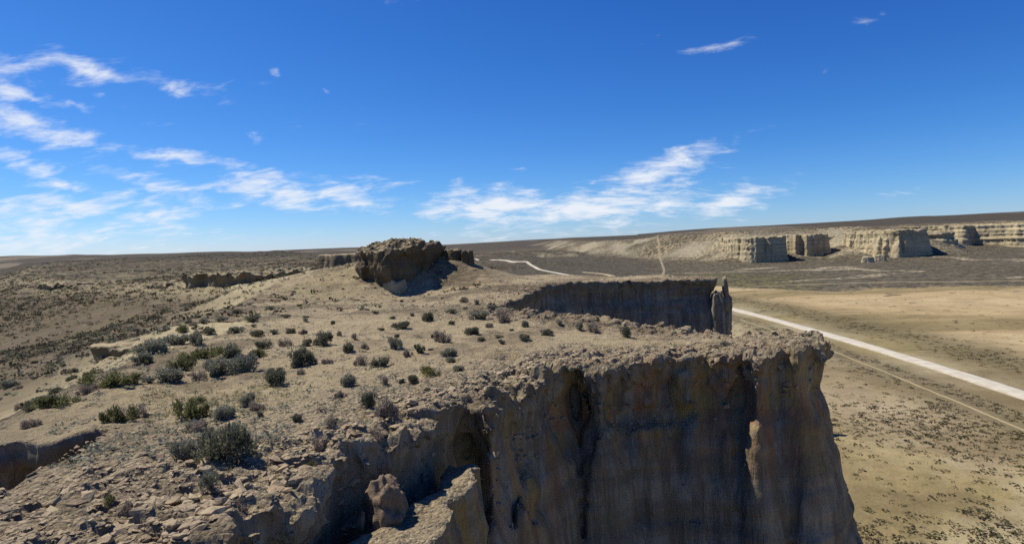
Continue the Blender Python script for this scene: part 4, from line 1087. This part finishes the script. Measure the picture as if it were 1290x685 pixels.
def rock_d(x, y, d):
    k = sst(-4.5, -0.6, d) * 0.9 + 0.6 * sst(17, 9, y) * (x < -3) + 0.16 + 0.35 * (fbm(x, y, .25, 3, off=9) > 0.35)
    return np.clip(k, 0, 1) * (d < -0.05) * (sd_poly(NOTCH, x, y) > .15)
pts = cover(80000, (-0.95, 0.52), (9.5, 46), rock_d, (.04, .20), 400, True)
scatter('rubble', PEBBLES, pts, M_ROCK, kind='stuff', label='loose tan stones and chips strewn over the ridge top', category='stones')
pts = cover(9000, (-0.4, 0.4), (48, 86), lambda x, y, d: (d < -.1) * np.clip(.12 + .7 * sst(-5, -1, d) + .9 * np.exp(-np.maximum(sd_poly(BUTTE, x, y), 0) / 3.0), 0, 1), (.15, .7), 402, True)
scatter('rubble', PEBBLES, pts, M_ROCK, kind='stuff', label='broken rock littering the slope round the foot of the butte', category='stones')
pts = cover(26000, (-0.95, 0.52), (10, 46), lambda x, y, d: (d < .12) * sst(-2.2, -.3, d) * (sd_poly(NOTCH, x, y) > .1), (.10, .38), 403, True)
scatter('rubble', ROCKS, pts, M_ROCK, kind='stuff', label='packed broken caprock fragments all along the near rim', category='stones')
RMESH = [[mesh_np('rock', v, f, mt, smooth=False) for v, f in ROCKS] for mt in (M_ROCK, M_ROCK2)]
r4 = np.random.default_rng(77)
cand = cover(60000, (-0.95, 0.52), (10, 44), lambda x, y, d: (d < .05) * (sst(-2.4, -.35, d) * .8 + .35 * sst(16, 10, y) * (x < -4) + .01) * (sd_poly(NOTCH, x, y) > -.1), (.20, .52), 401, True)
r4.shuffle(cand)
nrock = 0
for x, y, z, w, h_, rot in cand:
    if nrock >= 290: break
    p = project(x, y, z)
    if p is None or not (0 < p[0] < 1290 and 0 < p[1] < 685): continue
    if w * 796 / p[2] < 7: continue
    red = x > 2.0 and random.random() < 0.45
    o = link('rock', random.choice(RMESH[1 if red else 0]))
    o.location = (x, y, z + w * 0.04)
    o.rotation_euler = (random.uniform(-.35, .35), random.uniform(-.35, .35), rot)
    o.scale = (w, w * random.uniform(.6, 1.0), w * random.uniform(.6, 1.1))
    o['category'], o['group'] = 'rock', 'loose rocks along the cliff rim'
    where = ('in the rubble beside the dark gully' if x < -7 else 'on the near rim above the wedged boulder' if y < 17.5 else 'on the rim above the overhung hollow' if x < 2.4
             else 'at the outermost tip of the near cliff' if x > 11 else 'along the front rim of the near cliff' if y < 28.5 else 'along the back edge of the near cliff top')
    size = 'big' if w > .42 else 'mid-sized' if w > .3 else 'small'
    o['label'] = size + (' rusty red-brown' if red else ' angular tan') + ' rock ' + where
    nrock += 1
print('done', nrock, round(time.time() - T0, 1), len(bpy.data.objects))
